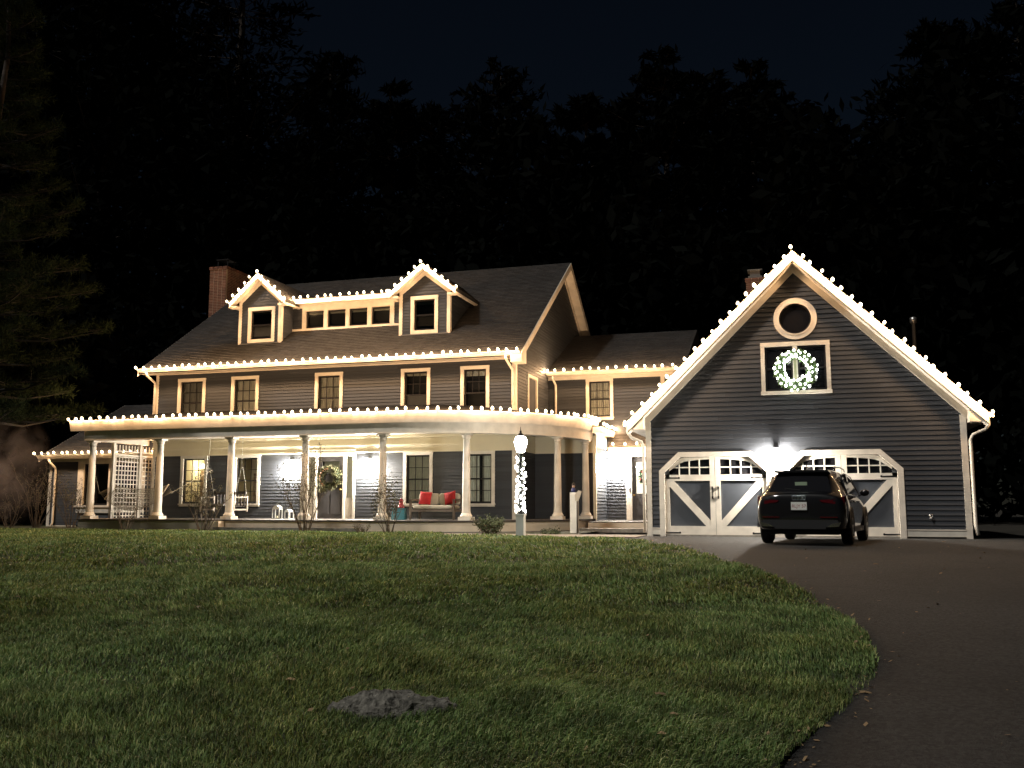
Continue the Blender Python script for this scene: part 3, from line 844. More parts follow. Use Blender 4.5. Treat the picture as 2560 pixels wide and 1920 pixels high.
# low roof
def porch_roof(u, v):
    L1 = 11.15; L2 = RE*math.pi/2; s = u*(L1+L2)
    if s < L1:
        x = -22.6 + s; y0 = 25.03
        hip = max(0.0, -21.4 - x) if False else 0
        return Vector((x + v*max(0,(0.85*(1-s/1.2))) if s < 1.2 else x, y0 + 3.0*v, 3.50 + 0.50*v))
    a = -math.pi/2 + (s-L1)/RE
    r = RE - 0.03 - 3.0*v
    return Vector((PC.x + r*math.cos(a), PC.y + r*math.sin(a), 3.50 + 0.50*v))
PR = MB(); nu, nv = 70, 4; vs_ = [porch_roof(i/nu, j/nv) - Vector((0,0,0.01)) for i in range(nu+1) for j in range(nv+1)]
PR.add(vs_, [(i*(nv+1)+j, (i+1)*(nv+1)+j, (i+1)*(nv+1)+j+1, i*(nv+1)+j+1) for i in range(nu) for j in range(nv)])
PR = PR.build('roof', M_ROOFB, PORCH); shingles(PR, porch_roof, 18.8, 3.04)
MB().add([(-22.6,25.03,3.48),(-22.6,28.0,3.48),(-21.75,28.0,4.0)], [(0,1,2)]).build('hip_end', M_ROOFB, PORCH)

# ------------------------------------------------------------------ link wing between house and garage
LINK = thing('connecting_wing', 'narrow grey two-storey link between the long house and the garage', 'wing', (-6.2, 32.0, 0))
linkW = (-6.96,-6.22,3.84,5.09)
m = MB(FY(32.0)); holed_wall(m, -8.44, -3.9, 2.6, 5.5, [linkW]); m.box(-6.40,-5.5,0.004,0.16,0.3,2.6); LW = m.build('front_wall', M_BACK, LINK)
siding(LW, 'y', 32.0, lambda z: (-8.42,-3.92), 3.0, 5.18, [grow(linkW)])
siding(LW, 'y', 32.0, lambda z: (-6.38,-5.68), 0.30, 2.44)
window(LINK, FY(32.0), *linkW, cols=3, rows=2, inside='curtain')
m = MB(FY(32.0)); m.box(-8.44,-3.9,-0.05,0.0,5.18,5.36); m.box(-4.46,-4.32,-0.04,0.0,3.0,5.18); m.build('frieze_board', M_TRIM, LINK)
m = MB(FY(32.0)); m.box(-8.28,-8.16,-0.10,-0.02,3.3,5.2); downspout(LINK, [(-8.2,31.7,5.3),(-8.2,31.75,5.2),(-8.15,31.93,5.0),(-8.15,31.93,3.2)])
q = ((-8.45,31.68,5.42),(-3.6,31.68,5.42),(-3.6,36.2,7.50),(-8.45,36.2,7.50)); r_ = slab(*q, t=0.1).build('roof', M_ROOFB, LINK); shingles(r_, bil(*q), 4.85, 4.97)
slab((-3.6,40.7,5.42),(-8.45,40.7,5.42),(-8.45,36.201,7.5),(-3.6,36.201,7.5), t=0.1).build('rear_roof', M_ROOFB, LINK)
gutter(LINK, -8.4, -3.7, 31.56, 5.43)
MB().box(-8.44,-3.9,31.7,31.95,5.31,5.33).build('soffit', M_TRIM, LINK)
# single storey block at the end of the porch
m = MB(); m.box(-8.44,-6.56,30.204,30.30,0.3,3.1); m.box(-6.56,-6.404,30.204,31.99,0.3,3.1); BW = m.build('porch_room_wall', M_BACK, LINK)
siding(BW, 'y', 30.2, lambda z: (-8.42,-6.45), 0.37, 2.50)
siding(BW, 'x', -6.40, lambda z: (30.26,31.96), 0.31, 2.72)
m = MB(); m.box(-8.44,-6.39,30.155,30.198,2.50,3.06); m.box(-6.46,-6.365,30.165,30.20,0.37,2.50); m.box(-6.398,-6.365,30.20,30.26,0.31,2.72); m.box(-6.398,-6.35,30.20,31.95,2.72,3.12); m.build('porch_room_trim', M_CREAM, LINK)
m = MB(); m.box(-6.35,-6.10,29.55,31.97,3.12,3.15); m.box(-6.10,-6.07,29.52,31.97,3.10,3.30); m.box(-6.32,-6.10,29.52,29.55,3.10,3.30); m.build('porch_room_eave', M_TRIM, LINK)
q = ((-6.08,31.97,3.31),(-6.08,29.54,3.31),(-8.44,29.54,3.80),(-8.44,31.97,3.80)); slab(*q, t=0.05).build('porch_room_roof', M_ROOFB, LINK)
# entry door under its little roof
m = MB(FY(32.0)); m.box(-5.70,-5.50,-0.05,0.05,0.30,2.44); m.box(-4.58,-4.40,-0.05,0.05,0.30,2.44); m.box(-6.36,-3.95,-0.055,0.05,2.44,2.64); ES = m.build('entry_surround', M_TRIM, LINK)
m = MB(FY(32.0)); m.box(-5.50,-5.36,0.0,0.05,0.31,2.40); m.box(-4.72,-4.58,0.0,0.05,0.31,2.40); m.box(-5.36,-4.72,0.0,0.05,0.31,1.20); m.box(-5.36,-4.72,0.0,0.05,2.27,2.40)
m.box(-5.30,-5.07,-0.012,0.0,0.45,1.02); m.box(-5.00,-4.78,-0.012,0.0,0.45,1.02); ED = m.build('entry_door', M_DOOR, LINK)
MB(FY(32.0)).quad((-5.36,0.03,1.2),(-4.72,0.03,1.2),(-4.72,0.03,2.27),(-5.36,0.03,2.27)).build('door_pane', M_GLASS, ED)
MB(FY(32.0)).quad((-5.38,0.10,1.18),(-4.70,0.10,1.18),(-4.70,0.10,2.29),(-5.38,0.10,2.29)).build('hall_glow_panel', emis('hall_glow_panel', (1.0,0.90,0.72), 1.1), ED)  # flat panel glows in place of a lamplit hall
MB(FY(32.0)).ball((-5.43,-0.05,1.14),0.032).build('door_knob', M_BRASS, ED, smooth=True)
MB(FY(32.0)).box(-5.59,-5.55,-0.06,-0.05,1.25,1.40).build('doorbell', M_IRON, ES)
q = ((-6.22,31.38,2.76),(-3.95,31.38,2.76),(-3.95,31.99,3.26),(-6.22,31.99,3.26)); r_ = slab(*q, t=0.06).build('canopy_roof', M_ROOFB, LINK); shingles(r_, bil(*q), 2.3, 0.8)
m = MB(); m.box(-6.2,-3.95,31.36,31.385,2.62,2.74); m.box(-6.2,-3.95,31.39,31.93,2.645,2.67); m.build('canopy_fascia', M_TRIM, LINK)

# ------------------------------------------------------------------ garage
GX0, GX1, GY = -3.90, 3.88, 25.0
GAR = thing('garage', 'steep gabled grey garage with a round window and two barn-style doors', 'garage', (0, 25.0, 0))
GP = 7.33; GYO = 24.65; gx = 0.0
def groof(x): return GP - 0.995*abs(x - gx)
gw = MB(FY(GY)); gw.prism([(GX0,0.0),(GX1,0.0),(GX1,3.30),(gx,7.10),(GX0,3.30)], 0.13, 0.22)
GW = gw.build('front_wall', M_BACK, GAR)
DOORS = ((-3.43,-0.83),(-0.32,2.28))
def gspan(z):
    if z < 3.25: return (GX0+0.12, GX1-0.12)
    k = (7.05 - z)/0.995
    return (gx-k, gx+k) if k > 0.1 else None
def circ(z, r=0.50):
    dz = z - 5.59
    if abs(dz) >= r: return None
    k = math.sqrt(r*r - dz*dz); return (-k+0.01, k+0.01)
gwin = (-0.78, 0.73, 3.72, 4.88)
def door_hole(i):
    a, b = DOORS[i]
    def f(z):
        if z > 2.12: return None
        k = max(0.0, z - 1.62)
        return (a-0.08+k, b+0.08-k)
    return f
siding(GW, 'y', GY+0.13-0.13, gspan, 0.20, 7.0, [door_hole(0), door_hole(1), (gwin[0]-.06,gwin[1]+.06,gwin[2]-.06,gwin[3]+.06), circ, (-0.80,-0.35,0,1.6)], EXPO=EXPO)
MB().box(GX0+0.02, GX0+0.14, 25.25, 33.0, 0, 3.2).build('left_wall', M_BACK, GAR)
MB().box(GX1-0.14, GX1-0.02, 25.25, 33.0, 0, 3.2).build('right_wall', M_BACK, GAR)
m = MB(FY(GY)); m.box(GX0-0.01, GX0+0.13, -0.04, 0.12, 0.0, 3.0); m.build('corner_board', M_TRIM, GAR)
m = MB(FY(GY)); m.box(GX1-0.13, GX1+0.01, -0.04, 0.12, 0.0, 3.0); m.build('corner_board', M_TRIM, GAR)
for a, b in ((GX0+0.13,-3.57),(2.42,GX1-0.13)):
    m = MB(FY(GY)); m.box(a, b, -0.035, 0.12, 0.05, 0.20); m.box(a, b, -0.05, 0.12, 0.20, 0.225); m.build('base_board', M_TRIM, GAR)
m = MB(FY(GY)); m.box(GX0+0.02, GX1-0.02, 0.0, 0.2, -0.05, 0.05); m.build('foundation', M_STONE, GAR)
# roof, rakes and eave returns
for s in (-1, 1):
    xe = gx + s*4.34
    ql = ((xe,33.4,groof(xe)),(xe,GYO,groof(xe)),(gx,GYO,GP),(gx,33.4,GP)) if s > 0 else ((xe,GYO,groof(xe)),(xe,33.4,groof(xe)),(gx,33.4,GP),(gx,GYO,GP))
    r_ = slab(*ql, t=0.12).build('roof', M_ROOFB, GAR)
    shingles(r_, bil(*ql), 8.7, 6.1, course=0.2, tab=0.6)
    f = MB()
    f.prism([(gx,GP-0.01),(xe,groof(xe)-0.01),(xe,groof(xe)-0.28),(gx,GP-0.28)], GYO-0.035, GYO-0.003)
    f.prism([(gx,GP-0.30),(xe,groof(xe)-0.30+0.02),(xe,groof(xe)-0.32),(gx,GP-0.33)], GYO, GY-0.03)
    f.prism([(gx,7.06),(s*3.92,3.20-0.06),(s*3.92,2.88),(gx,6.80)], GY-0.052, GY-0.026)
    x0_, x1_ = sorted((s*3.92, s*4.34))
    f.prism([(x0_,2.80),(x1_,2.80),(x1_,groof(4.34)-0.10),(x0_,groof(3.92)-0.34 if s>0 else groof(4.34)-0.12)] if s > 0 else [(x0_,2.80),(x1_,2.80),(x1_,groof(3.92)-0.34),(x0_,groof(4.34)-0.10)], GYO+0.002, GY+0.10)
    f.box(x0_, x1_, GY+0.10, 33.3, 2.80, 2.83)
    f.build('rake_board', M_TRIM, GAR)
    gt = MB(); xa, xb = sorted((xe, xe+s*0.12)); gt.box(xa, xb, GYO+0.02, 33.3, groof(xe)-0.12, groof(xe)-0.01); gt.build('gutter', M_TRIM, GAR)
downspout(GAR, [(4.38,24.85,2.90),(4.36,24.85,2.72),(4.30,24.9,2.62),(4.02,24.95,2.50),(3.96,24.95,2.38),(3.96,24.95,0.35),(4.0,24.92,0.10)])
downspout(GAR, [(-4.38,24.85,2.90),(-4.36,24.85,2.72),(-4.28,24.9,2.60),(-4.02,24.95,2.48),(-3.97,24.95,2.36),(-3.97,24.95,0.10)])
# round window
rc = MB(FY(GY)); n = 40
inn = [(0.01+0.40*math.cos(2*math.pi*i/n), 5.59+0.40*math.sin(2*math.pi*i/n)) for i in range(n+1)]
out_ = [(0.01+0.54*math.cos(2*math.pi*i/n), 5.59+0.54*math.sin(2*math.pi*i/n)) for i in range(n+1)]
mid_ = [(0.01+0.43*math.cos(2*math.pi*i/n), 5.59+0.43*math.sin(2*math.pi*i/n)) for i in range(n+1)]
rc.strip(inn, out_, -0.055, 0.05); rc.strip(inn, mid_, -0.075, -0.055); RW = rc.build('round_window', M_TRIM, GAR)
ir = MB(FY(GY)); ir.strip([(0.01+0.36*math.cos(2*math.pi*i/n), 5.59+0.36*math.sin(2*math.pi*i/n)) for i in range(n+1)], inn, 0.0, 0.06); ir.build('sash', M_SASH, RW)
MB(FY(GY)).add([(0.01+0.37*math.cos(2*math.pi*i/n), 0.04, 5.59+0.37*math.sin(2*math.pi*i/n)) for i in range(n)], [tuple(range(n))]).build('pane', M_DARKG, RW)
# pair of loft windows
m = MB(FY(GY)); a0, a1, z0, z1 = gwin
m.box(a0-0.10,a0,-0.05,0.05,z0,z1); m.box(a1,a1+0.10,-0.05,0.05,z0,z1); m.box(a0-0.10,a1+0.10,-0.056,0.05,z1,z1+0.11); m.box(a0-0.12,a1+0.12,-0.07,0.05,z0-0.09,z0); m.box(-0.085,0.035,-0.048,0.05,z0,z1)
LWN = m.build('loft_window', M_TRIM, GAR)
for a, b in ((a0,-0.085),(0.035,a1)):
    s = MB(FY(GY)); zm = (z0+z1)/2
    s.box(a,a+0.05,0.0,0.06,z0,z1); s.box(b-0.05,b,0.0,0.06,z0,z1); s.box(a+.05,b-.05,0.0,0.06,z0,z0+0.06); s.box(a+.05,b-.05,0.0,0.06,z1-0.05,z1); s.box(a+.05,b-.05,-0.005,0.06,zm-0.02,zm+0.02)
    s.build('sash', M_SASH, LWN)
    for u0, u1 in ((z0+.06, zm-.02), (zm+.02, z1-.05)):
        MB(FY(GY)).quad((a+.05,0.04,u0),(b-.05,0.042,u0),(b-.05,0.04,u1),(a+.05,0.042,u1)).build('pane', M_DARKG, LWN)
# carriage doors
def garage_door(a, b):
    pin = [(a,0.0),(a,1.66),(a+0.42,2.06),(b-0.42,2.06),(b,1.66),(b,0.0)]
    pout = [(a-0.14,0.0),(a-0.14,1.71),(a+0.37,2.19),(b-0.37,2.19),(b+0.14,1.71),(b+0.14,0.0)]
    m = MB(FY(GY)); m.strip(pin, pout, -0.06, 0.02)
    C = m.build('garage_door', M_TRIM, GAR)
    xc = (a+b)/2
    bd = MB(FY(GY)); bd.prism([(a,0.02),(b,0.02),(b,1.66),(b-0.42,2.06),(a+0.42,2.06),(a,1.66)], 0.05, 0.10); bd.build('door_slab', M_PANEL, C)
    for x0, x1, o in ((a+0.01, xc-0.005, 1), (xc+0.005, b-0.01, -1)):
        lf = MB(FY(GY)); q0, q1 = 0.012, 0.05
        out_w = 0.11; in_w = 0.13
        l = x0 + (out_w if o > 0 else in_w); r = x1 - (in_w if o > 0 else out_w)
        lf.box(x0, l, q0, q1, 0.03, 1.60); lf.box(r, x1, q0, q1, 0.03, 1.60)
        lf.box(l, r, q0, q1, 0.03, 0.27); lf.box(l, r, q0, q1, 1.44, 1.60)
        # diagonal brace from the outer top to the inner foot
        p = ((l, 1.44), (r, 0.27)) if o > 0 else ((r, 1.44), (l, 0.27))
        dxb = 0.12 if o > 0 else -0.12
        lf.prism([(p[0][0],1.439),(p[0][0]+dxb,1.439),(p[1][0],0.271+0.14),(p[1][0],0.271),(p[1][0]-dxb,0.271),(p[0][0],1.439-0.14)], q0+0.004, q1)
        # window section: stiles, arched head and muntins
        def arch(x): return 2.0 - 0.13*((x-xc)/1.2)**2 - max(0.0, (abs(x-xc) - 0.86))*0.55
        WL, WR = l+0.0, r-0.0
        lf.box(x0, l, q0, q1, 1.60, arch(x0)-0.12 if o > 0 else 2.06); lf.box(r, x1, q0, q1, 1.60, 2.06 if o > 0 else arch(x1)-0.12)
        hd_in = [(WL+(WR-WL)*i/8, arch(WL+(WR-WL)*i/8)) for i in range(9)]
        top = lambda x: 2.05 if abs(x-xc) < 0.88 else 2.05 - (abs(x-xc)-0.88)*0.95
        hd_out = [(x, max(z+0.02, top(x))) for x, z in hd_in]
        lf.strip(hd_in, hd_out, q0+0.002, q1)
        nc_ = 4
        for i in range(1, nc_):
            x = WL+(WR-WL)*i/nc_; lf.box(x-0.016, x+0.016, q0+0.004, q1, 1.60, arch(x)-0.001)
        lf.box(WL, WR, q0+0.006, q1, 1.775, 1.805)
        L = lf.build('door_leaf', M_TRIM, C)
        for i in range(nc_):
            xa, xb = WL+(WR-WL)*i/nc_, WL+(WR-WL)*(i+1)/nc_
            MB(FY(GY)).quad((xa,0.044,1.60),(xb,0.044,1.60),(xb,0.044,1.79),(xa,0.044,1.79)).build('pane', M_DARKG, L)
            if min(arch(xa), arch(xb)) > 1.83:
                MB(FY(GY)).quad((xa,0.044,1.79),(xb,0.044,1.79),(xb,0.044,arch(xb)),(xa,0.044,arch(xa))).build('pane', M_DARKG, L)
        for zc in (1.52, 0.10):
            h = MB(FY(GY)); e0 = x0 if o > 0 else x1; e1 = e0 + o*0.36
            lo_, hi_ = sorted((e0, e1)); h.box(lo_, hi_, 0.0, 0.012, zc-0.012, zc+0.012); h.ball((e1, 0.006, zc), 0.028, 0.008, 0.028, 8, 4)
            h.build('strap_hinge', M_IRON, L)
        hx = xc - o*0.075
        h = MB(FY(GY)); h.box(hx-0.012, hx+0.012, -0.03, -0.01, 1.02, 1.24); h.box(hx-0.02, hx+0.02, -0.01, 0.012, 1.22, 1.29); h.box(hx-0.02, hx+0.02, -0.01, 0.012, 0.97, 1.04); h.build('handle', M_IRON, L)
    return C
for a, b in DOORS: garage_door(a, b)
m = MB(FY(GY)); m.box(-0.69,-0.46,-0.05,0.05,0.0,1.74); m.build('door_post', M_TRIM, GAR)
chimney(GAR, -1.5, -0.9, 31.3, 32.0, 6.3, 8.28)
m = MB(); m.box(-1.42,-0.98,31.4,31.9,8.28,8.33); m.box(-1.36,-1.04,31.46,31.84,8.33,8.52); m.box(-1.44,-0.96,31.38,31.92,8.52,8.55); m.build('chimney_cap', M_STEEL, GAR)
m = MB(); m.lathe([(0.055,0),(0.055,2.6),(0.10,2.62),(0.10,2.78),(0.06,2.80)], (3.40,30.0,3.6), 12); m.build('vent_pipe', M_STEEL, GAR, smooth=True)
m = MB(); m.tube([(2.98,24.94,0.52),(2.98,24.9,0.52),(2.98,24.88,0.48)], 0.018, 6); m.torus((2.98,24.9,0.56),0.035,0.01,'y',12,4); m.build('hose_tap', M_STEEL, GAR)

# ------------------------------------------------------------------ low sunroom wing on the left
SUNR = thing('sunroom_wing', 'low grey wing with wide dark windows beyond the left porch end', 'wing', (-24.5, 29.0, 0))
swin = [(-25.55,-24.42,0.80,2.33),(-24.18,-23.05,0.80,2.33)]
m = MB(FY(29.0)); holed_wall(m, -27.1, -21.76, -0.05, 2.6, swin); SW = m.build('front_wall', M_BACK, SUNR)
siding(SW, 'y', 29.0, lambda z: (-27.0,-21.8), 0.08, 2.40, [(-25.68,-22.9,0.45,2.6)])
m = MB(FY(29.0)); m.box(-27.13,-27.0,-0.04,0.1,0.0,2.42); m.box(-27.13,-21.78,-0.05,0.0,2.42,2.60); m.box(-25.80,-25.55,-0.05,0.02,0.8,2.42); m.box(-24.42,-24.18,-0.05,0.02,0.8,2.42); m.box(-23.05,-22.85,-0.05,0.02,0.8,2.42); m.box(-25.55,-22.85,-0.045,0.02,2.33,2.42); m.box(-25.88,-22.8,-0.10,0.02,0.73,0.80); m.box(-25.80,-22.86,-0.05,0.02,0.52,0.73); m.box(-27.0,-25.8,-0.03,0.0,0.0,0.06)
m.build('trim', M_TRIM, SUNR)
for h in swin: window(SUNR, FY(29.0), h[0]+.002, h[1]-.002, h[2]+.002, h[3]-.002, cols=2, rows=1, style='single', inside='none', casing=0.001, sill=False, deep=0.8)
q = ((-27.35,28.68,2.62),(-21.77,28.68,2.62),(-21.77,33.2,5.0),(-27.35,33.2,5.0)); r_ = slab(*q, t=0.1).build('roof', M_ROOFB, SUNR); shingles(r_, bil(*q), 5.6, 5.1)
gutter(SUNR, -27.38, -21.8, 28.55, 2.64)
m = MB(); m.prism([(28.68,2.62),(33.2,5.0),(33.2,4.8),(28.68,2.42)], -27.38, -27.352, 'x'); m.build('rake_board', M_TRIM, SUNR)
MB().box(-27.1,-27.0,29.2,37,0,2.5).build('left_wall', M_BACK, SUNR)
downspout(SUNR, [(-26.85,28.62,2.5),(-26.85,28.66,2.4),(-26.8,28.9,2.2),(-26.8,28.92,2.05),(-26.8,28.92,0.15),(-26.8,28.80,-0.02)])

# ------------------------------------------------------------------ string lights
_m = MB(); _m.cur = 0; _m.lathe([(0.006,0.088),(0.027,0.074),(0.043,0.044),(0.047,0.014),(0.034,-0.014),(0.019,-0.022)], (0,0,0), 8)
_m.cur = 1; _m.lathe([(0.019,-0.020),(0.019,-0.055),(0.013,-0.06)], (0,0,0), 6)
BULB, _ = _m.mesh('bulb', [M_BULB, M_WIRE], smooth=True, recenter=False)
BL = bpy.data.lights.new('bulb_light', 'POINT'); BL.energy = 16.5; BL.color = (1.0, 0.60, 0.30); BL.shadow_soft_size = 0.03
def string_lights(name, label, path, spacing=0.3048, tilt=0.25, sag=0.012):
    """a wire with one bulb child every foot"""
    P = [Vector(p) for p in path]
    seg = [(P[i+1]-P[i]).length for i in range(len(P)-1)]; tot = sum(seg)
    n = int(tot/spacing)
    def at(s):
        for i, L in enumerate(seg):
            if s <= L + 1e-6: return P[i].lerp(P[i+1], s/L)
            s -= L
        return P[-1].copy()
    st = thing(name, label, 'string lights', tuple(P[0]))
    pts = []
    for i in range(n+1):
        pts.append(at(tot*i/n))
        if i < n: pts.append(at(tot*(i+.5)/n) - Vector((0,0,sag)))
    pts = [p - Vector((0,0,0.058)) for p in pts]
    MB().tube(pts, 0.006, 4, False).build('wire', M_WIRE, st)
    for i in range(n+1):
        p = at(tot*i/n) + Vector((rng.uniform(-.045,.045), rng.uniform(-.01,.01), rng.uniform(-.02,.015)))
        place('bulb', BULB, st, p, rot=(tilt + rng.uniform(-.25,.25), rng.uniform(-.35,.35), 0), scale=(rng.uniform(.80,1.0),)*3)
        place('bulb_light', BL, st, p + Vector((0, -0.01, 0.03)))
    return st
string_lights('string_lights', 'warm bulbs along the upper eave of the long house roof', [(-22.1,27.32,5.55),(-8.2,27.32,5.55)])
string_lights('string_lights', 'warm bulbs along the porch eave and round its curve', [(x, y, 3.56) for x, y in porch_line(-0.135, -22.68)])
string_lights('string_lights', 'short run of bulbs on the slanting eave between the porch and the garage', [(-6.0,29.62,3.37),(-6.0,31.85,3.37)])
string_lights('string_lights', 'few bulbs on the small canopy over the side door', [(-6.02,31.28,2.84),(-4.4,31.28,2.84)], spacing=0.34)
string_lights('string_lights', 'bulbs along the eave of the link between house and garage', [(-8.38,31.52,5.47),(-4.0,31.52,5.47)])
string_lights('string_lights', 'bulbs up both slopes of the garage gable to its peak', [(-4.38,24.50,2.98),(0.0,24.50,7.345),(4.37,24.50,2.98)], spacing=0.32)
string_lights('string_lights', 'bulbs round the gable of the left dormer', [(DL[1]-.04,DL[3]-.11,8.02),(DL[0],DL[3]-.11,9.07),(DL[2]+.04,DL[3]-.11,8.02)])
string_lights('string_lights', 'bulbs round the gable of the right dormer', [(DR[1]-.04,DR[3]-.11,7.98),(DR[0],DR[3]-.11,8.95),(DR[2]+.04,DR[3]-.11,7.98)])
string_lights('string_lights', 'bulbs over the row of four small windows between the dormers', [(-17.2,29.33,8.17),(-13.1,29.33,8.17)])
string_lights('string_lights', 'bulbs along the eave of the low wing left of the porch', [(-27.4,28.49,2.72),(-21.9,28.49,2.72)])

# ------------------------------------------------------------------ wall lanterns
def wall_lantern(x, y, z, label, glow=M_LAMP):
    """white frame lantern on a wall facing -Y"""
    t_ = thing('wall_lantern', label, 'lantern', (x, y, z), group='wall lanterns')
    MB().box(x-0.05, x+0.05, y-0.03, y, z+0.17, z+0.30).build('back_plate', M_TRIM, t_)
    m = MB(); m.tube([(x,y-0.03,z+0.24),(x,y-0.08,z+0.26),(x,y-0.15,z+0.25),(x,y-0.15,z+0.16)], 0.008, 6); m.build('bracket', M_TRIM, t_, smooth=True)
    m = MB(); m.lathe([(0.02,0.17),(0.03,0.15),(0.06,0.115),(0.06,0.105)], (x,y-0.15,z), 6); m.build('cap', M_TRIM, t_)
    m = MB()
    for k in range(6):
        a = 2*math.pi*k/6; m.tube([(x+0.108*math.cos(a),y-0.15+0.108*math.sin(a),z+0.11),(x+0.075*math.cos(a),y-0.15+0.075*math.sin(a),z-0.16)], 0.007, 4)
    m.lathe([(0.03,-0.155),(0.03,-0.165),(0.008,-0.19)], (x,y-0.15,z), 6); m.build('cage', M_TRIM, t_)
    MB().ball((x,y-0.15,z-0.03), 0.070, 0.070, 0.095, 12, 8).build('lamp', glow, t_, smooth=True)
    return t_
wall_lantern(-16.24, 27.972, 2.02, 'bright wall lantern left of the front door')
wall_lantern(-13.39, 27.972, 2.02, 'bright wall lantern right of the front door')
wall_lantern(-5.98, 31.972, 2.10, 'bright wall lantern beside the narrow side door')
wall_lantern(-0.575, 24.945, 1.97, 'bright wall lantern between the two garage doors', M_LAMPG)

# ------------------------------------------------------------------ lamp post wound with small lights
LPX, LPY = -6.80, 23.0
LP = thing('lamp_post', 'white lamp post wound with fairy lights on the lawn before the porch', 'lamp post', (LPX, LPY, 0.0))
M_PVC = mat('white_post', (0.62, 0.62, 0.58), 0.45, var=0.06)
m = MB(); m.box(LPX-0.10,LPX+0.10,LPY-0.10,LPY+0.10,-0.05,0.55); m.box(LPX-0.115,LPX+0.115,LPY-0.115,LPY+0.115,0.55,0.59); m.build('sleeve', M_PVC, LP)
m = MB(); m.lathe([(0.075,0.59),(0.055,0.68),(0.048,1.9),(0.045,2.06),(0.075,2.09),(0.085,2.12),(0.05,2.15)], (LPX,LPY,0), 14); m.build('pole', M_IRON, LP, smooth=True)
m = MB(); m.lathe([(0.08,2.15),(0.10,2.17),(0.165,2.38),(0.17,2.42),(0.13,2.52),(0.09,2.56)], (LPX,LPY,0), 8); m.build('globe', M_GLOBE, LP)
m = MB(); m.lathe([(0.11,2.545),(0.115,2.56),(0.05,2.62),(0.025,2.65),(0.03,2.68),(0.012,2.71),(0.006,2.80)], (LPX,LPY,0), 10); m.build('finial', M_IRON, LP, smooth=True)
m = MB()
for k in range(8):
    a = 2*math.pi*k/8; m.tube([(LPX+0.105*math.cos(a),LPY+0.105*math.sin(a),2.16),(LPX+0.178*math.cos(a),LPY+0.178*math.sin(a),2.40),(LPX+0.1*math.cos(a),LPY+0.1*math.sin(a),2.56)], 0.005, 4)
m.build('lantern_ribs', M_IRON, LP)
_m = MB(); _m.ball((0,0,0), 0.026, 0.026, 0.030, 8, 5); MINI, _ = _m.mesh('bulb', M_COOLB, smooth=True, recenter=False)
garl = []
for i in range(150):
    s = i/149; a = s*2*math.pi*11; r_ = 0.075 + 0.02*rng.random()
    garl.append((LPX+r_*math.cos(a), LPY+r_*math.sin(a), 0.63+1.42*s))
GA = MB().tube(garl, 0.011, 4, False).build('garland_wire', M_WIRE, LP)
for i in range(96):
    s = ((i+rng.uniform(-.3,.3))/96); s = min(max(s,0),1)**1.25
    a = rng.uniform(0, 2*math.pi); r_ = 0.10 + 0.035*rng.random()
    place('bulb', MINI, LP, (LPX+r_*math.cos(a), LPY+r_*math.sin(a), 0.64+1.40*s))

# ------------------------------------------------------------------ wreaths
M_FIR = mat('fir_green', (0.035, 0.07, 0.025), 0.7, island=0.5)
M_FIR2 = mat('boxwood_green', (0.085, 0.085, 0.035), 0.6, island=0.5)
def leaf_tuft(mb, c, d, L, w, k=5):
    """a spray of narrow leaves from c about direction d"""
    d = Vector(d).normalized(); c = Vector(c)
    for _ in range(k):
        e = (d + Vector((rng.uniform(-.8,.8), rng.uniform(-.8,.8), rng.uniform(-.8,.8)))).normalized()
        s = e.cross(Vector((rng.uniform(-1,1), rng.uniform(-1,1), rng.uniform(-1,1)))).normalized()*w
        l = L*rng.uniform(.6,1.2)
        mb.add([c-s*.4, c+e*l*.5+s, c+e*l, c+e*l*.5-s], [(0,1,2,3)])
def wreath(name, label, x, y, z, rad, thick, leafmat, L=0.09, w=0.012, n=260):
    t_ = thing(name, label, 'wreath', (x, y, z), group='wreaths')
    MB().torus((x,y,z), rad, thick*0.35, 'y', 24, 6).build('ring', M_WIRE, t_)
    m = MB()
    for i in range(n):
        a = rng.uniform(0, 2*math.pi); b = rng.uniform(0, 2*math.pi); rr = thick*0.5*rng.random()
        er = Vector((math.cos(a), 0, math.sin(a)))
        c = Vector((x,y,z)) + er*(rad + rr*math.cos(b)) + Vector((0,-abs(rr*math.sin(b)),0))
        tang = Vector((-math.sin(a), 0, math.cos(a)))
        leaf_tuft(m, c, er*math.cos(b)*0.8 + Vector((0,-abs(math.sin(b))*0.7,0)) + tang*0.8, L, w)
    m.build('foliage', leafmat, t_)
    return t_
W1 = wreath('lit_wreath', 'large wreath full of white bulbs on the garage loft window', -0.03, 24.86, 4.24, 0.40, 0.18, mat('lightened_fir_green', (0.09, 0.15, 0.05), 0.7, island=0.5), 0.11, 0.018, 420)  # fir green made lighter, the bulbs' glow put into the colour
_m = MB(); _m.ball((0,0,0), 0.034, 0.034, 0.040, 8, 6); WBULB, _ = _m.mesh('bulb', M_WREB, smooth=True, recenter=False)
for i in range(66):
    a = 2*math.pi*(i+rng.uniform(-.4,.4))/66; r_ = 0.40 + (-0.10,0.01,0.11)[i%3] + rng.uniform(-.045,.045)
    place('bulb', WBULB, W1, (-0.03+r_*math.cos(a), 24.76+rng.uniform(-.03,.02), 4.24+r_*math.sin(a)), scale=(rng.uniform(.6,1.1),)*3)
m = MB(); m.box(-0.06,0.0,24.935,24.942,3.76,4.60); m.build('ribbon', mat('cream_ribbon',(0.34,0.33,0.20),0.6), W1)
W2 = wreath('door_wreath', 'green boxwood wreath hung on the dark front door', -14.80, 27.90, 1.70, 0.30, 0.20, M_FIR2, 0.12, 0.02, 220)
m = MB()
for i in range(9):
    a = R(95+i*18); m.ball((-14.80+0.29*math.cos(a), 27.79, 1.70+0.29*math.sin(a)), 0.03, n=8, m=5)
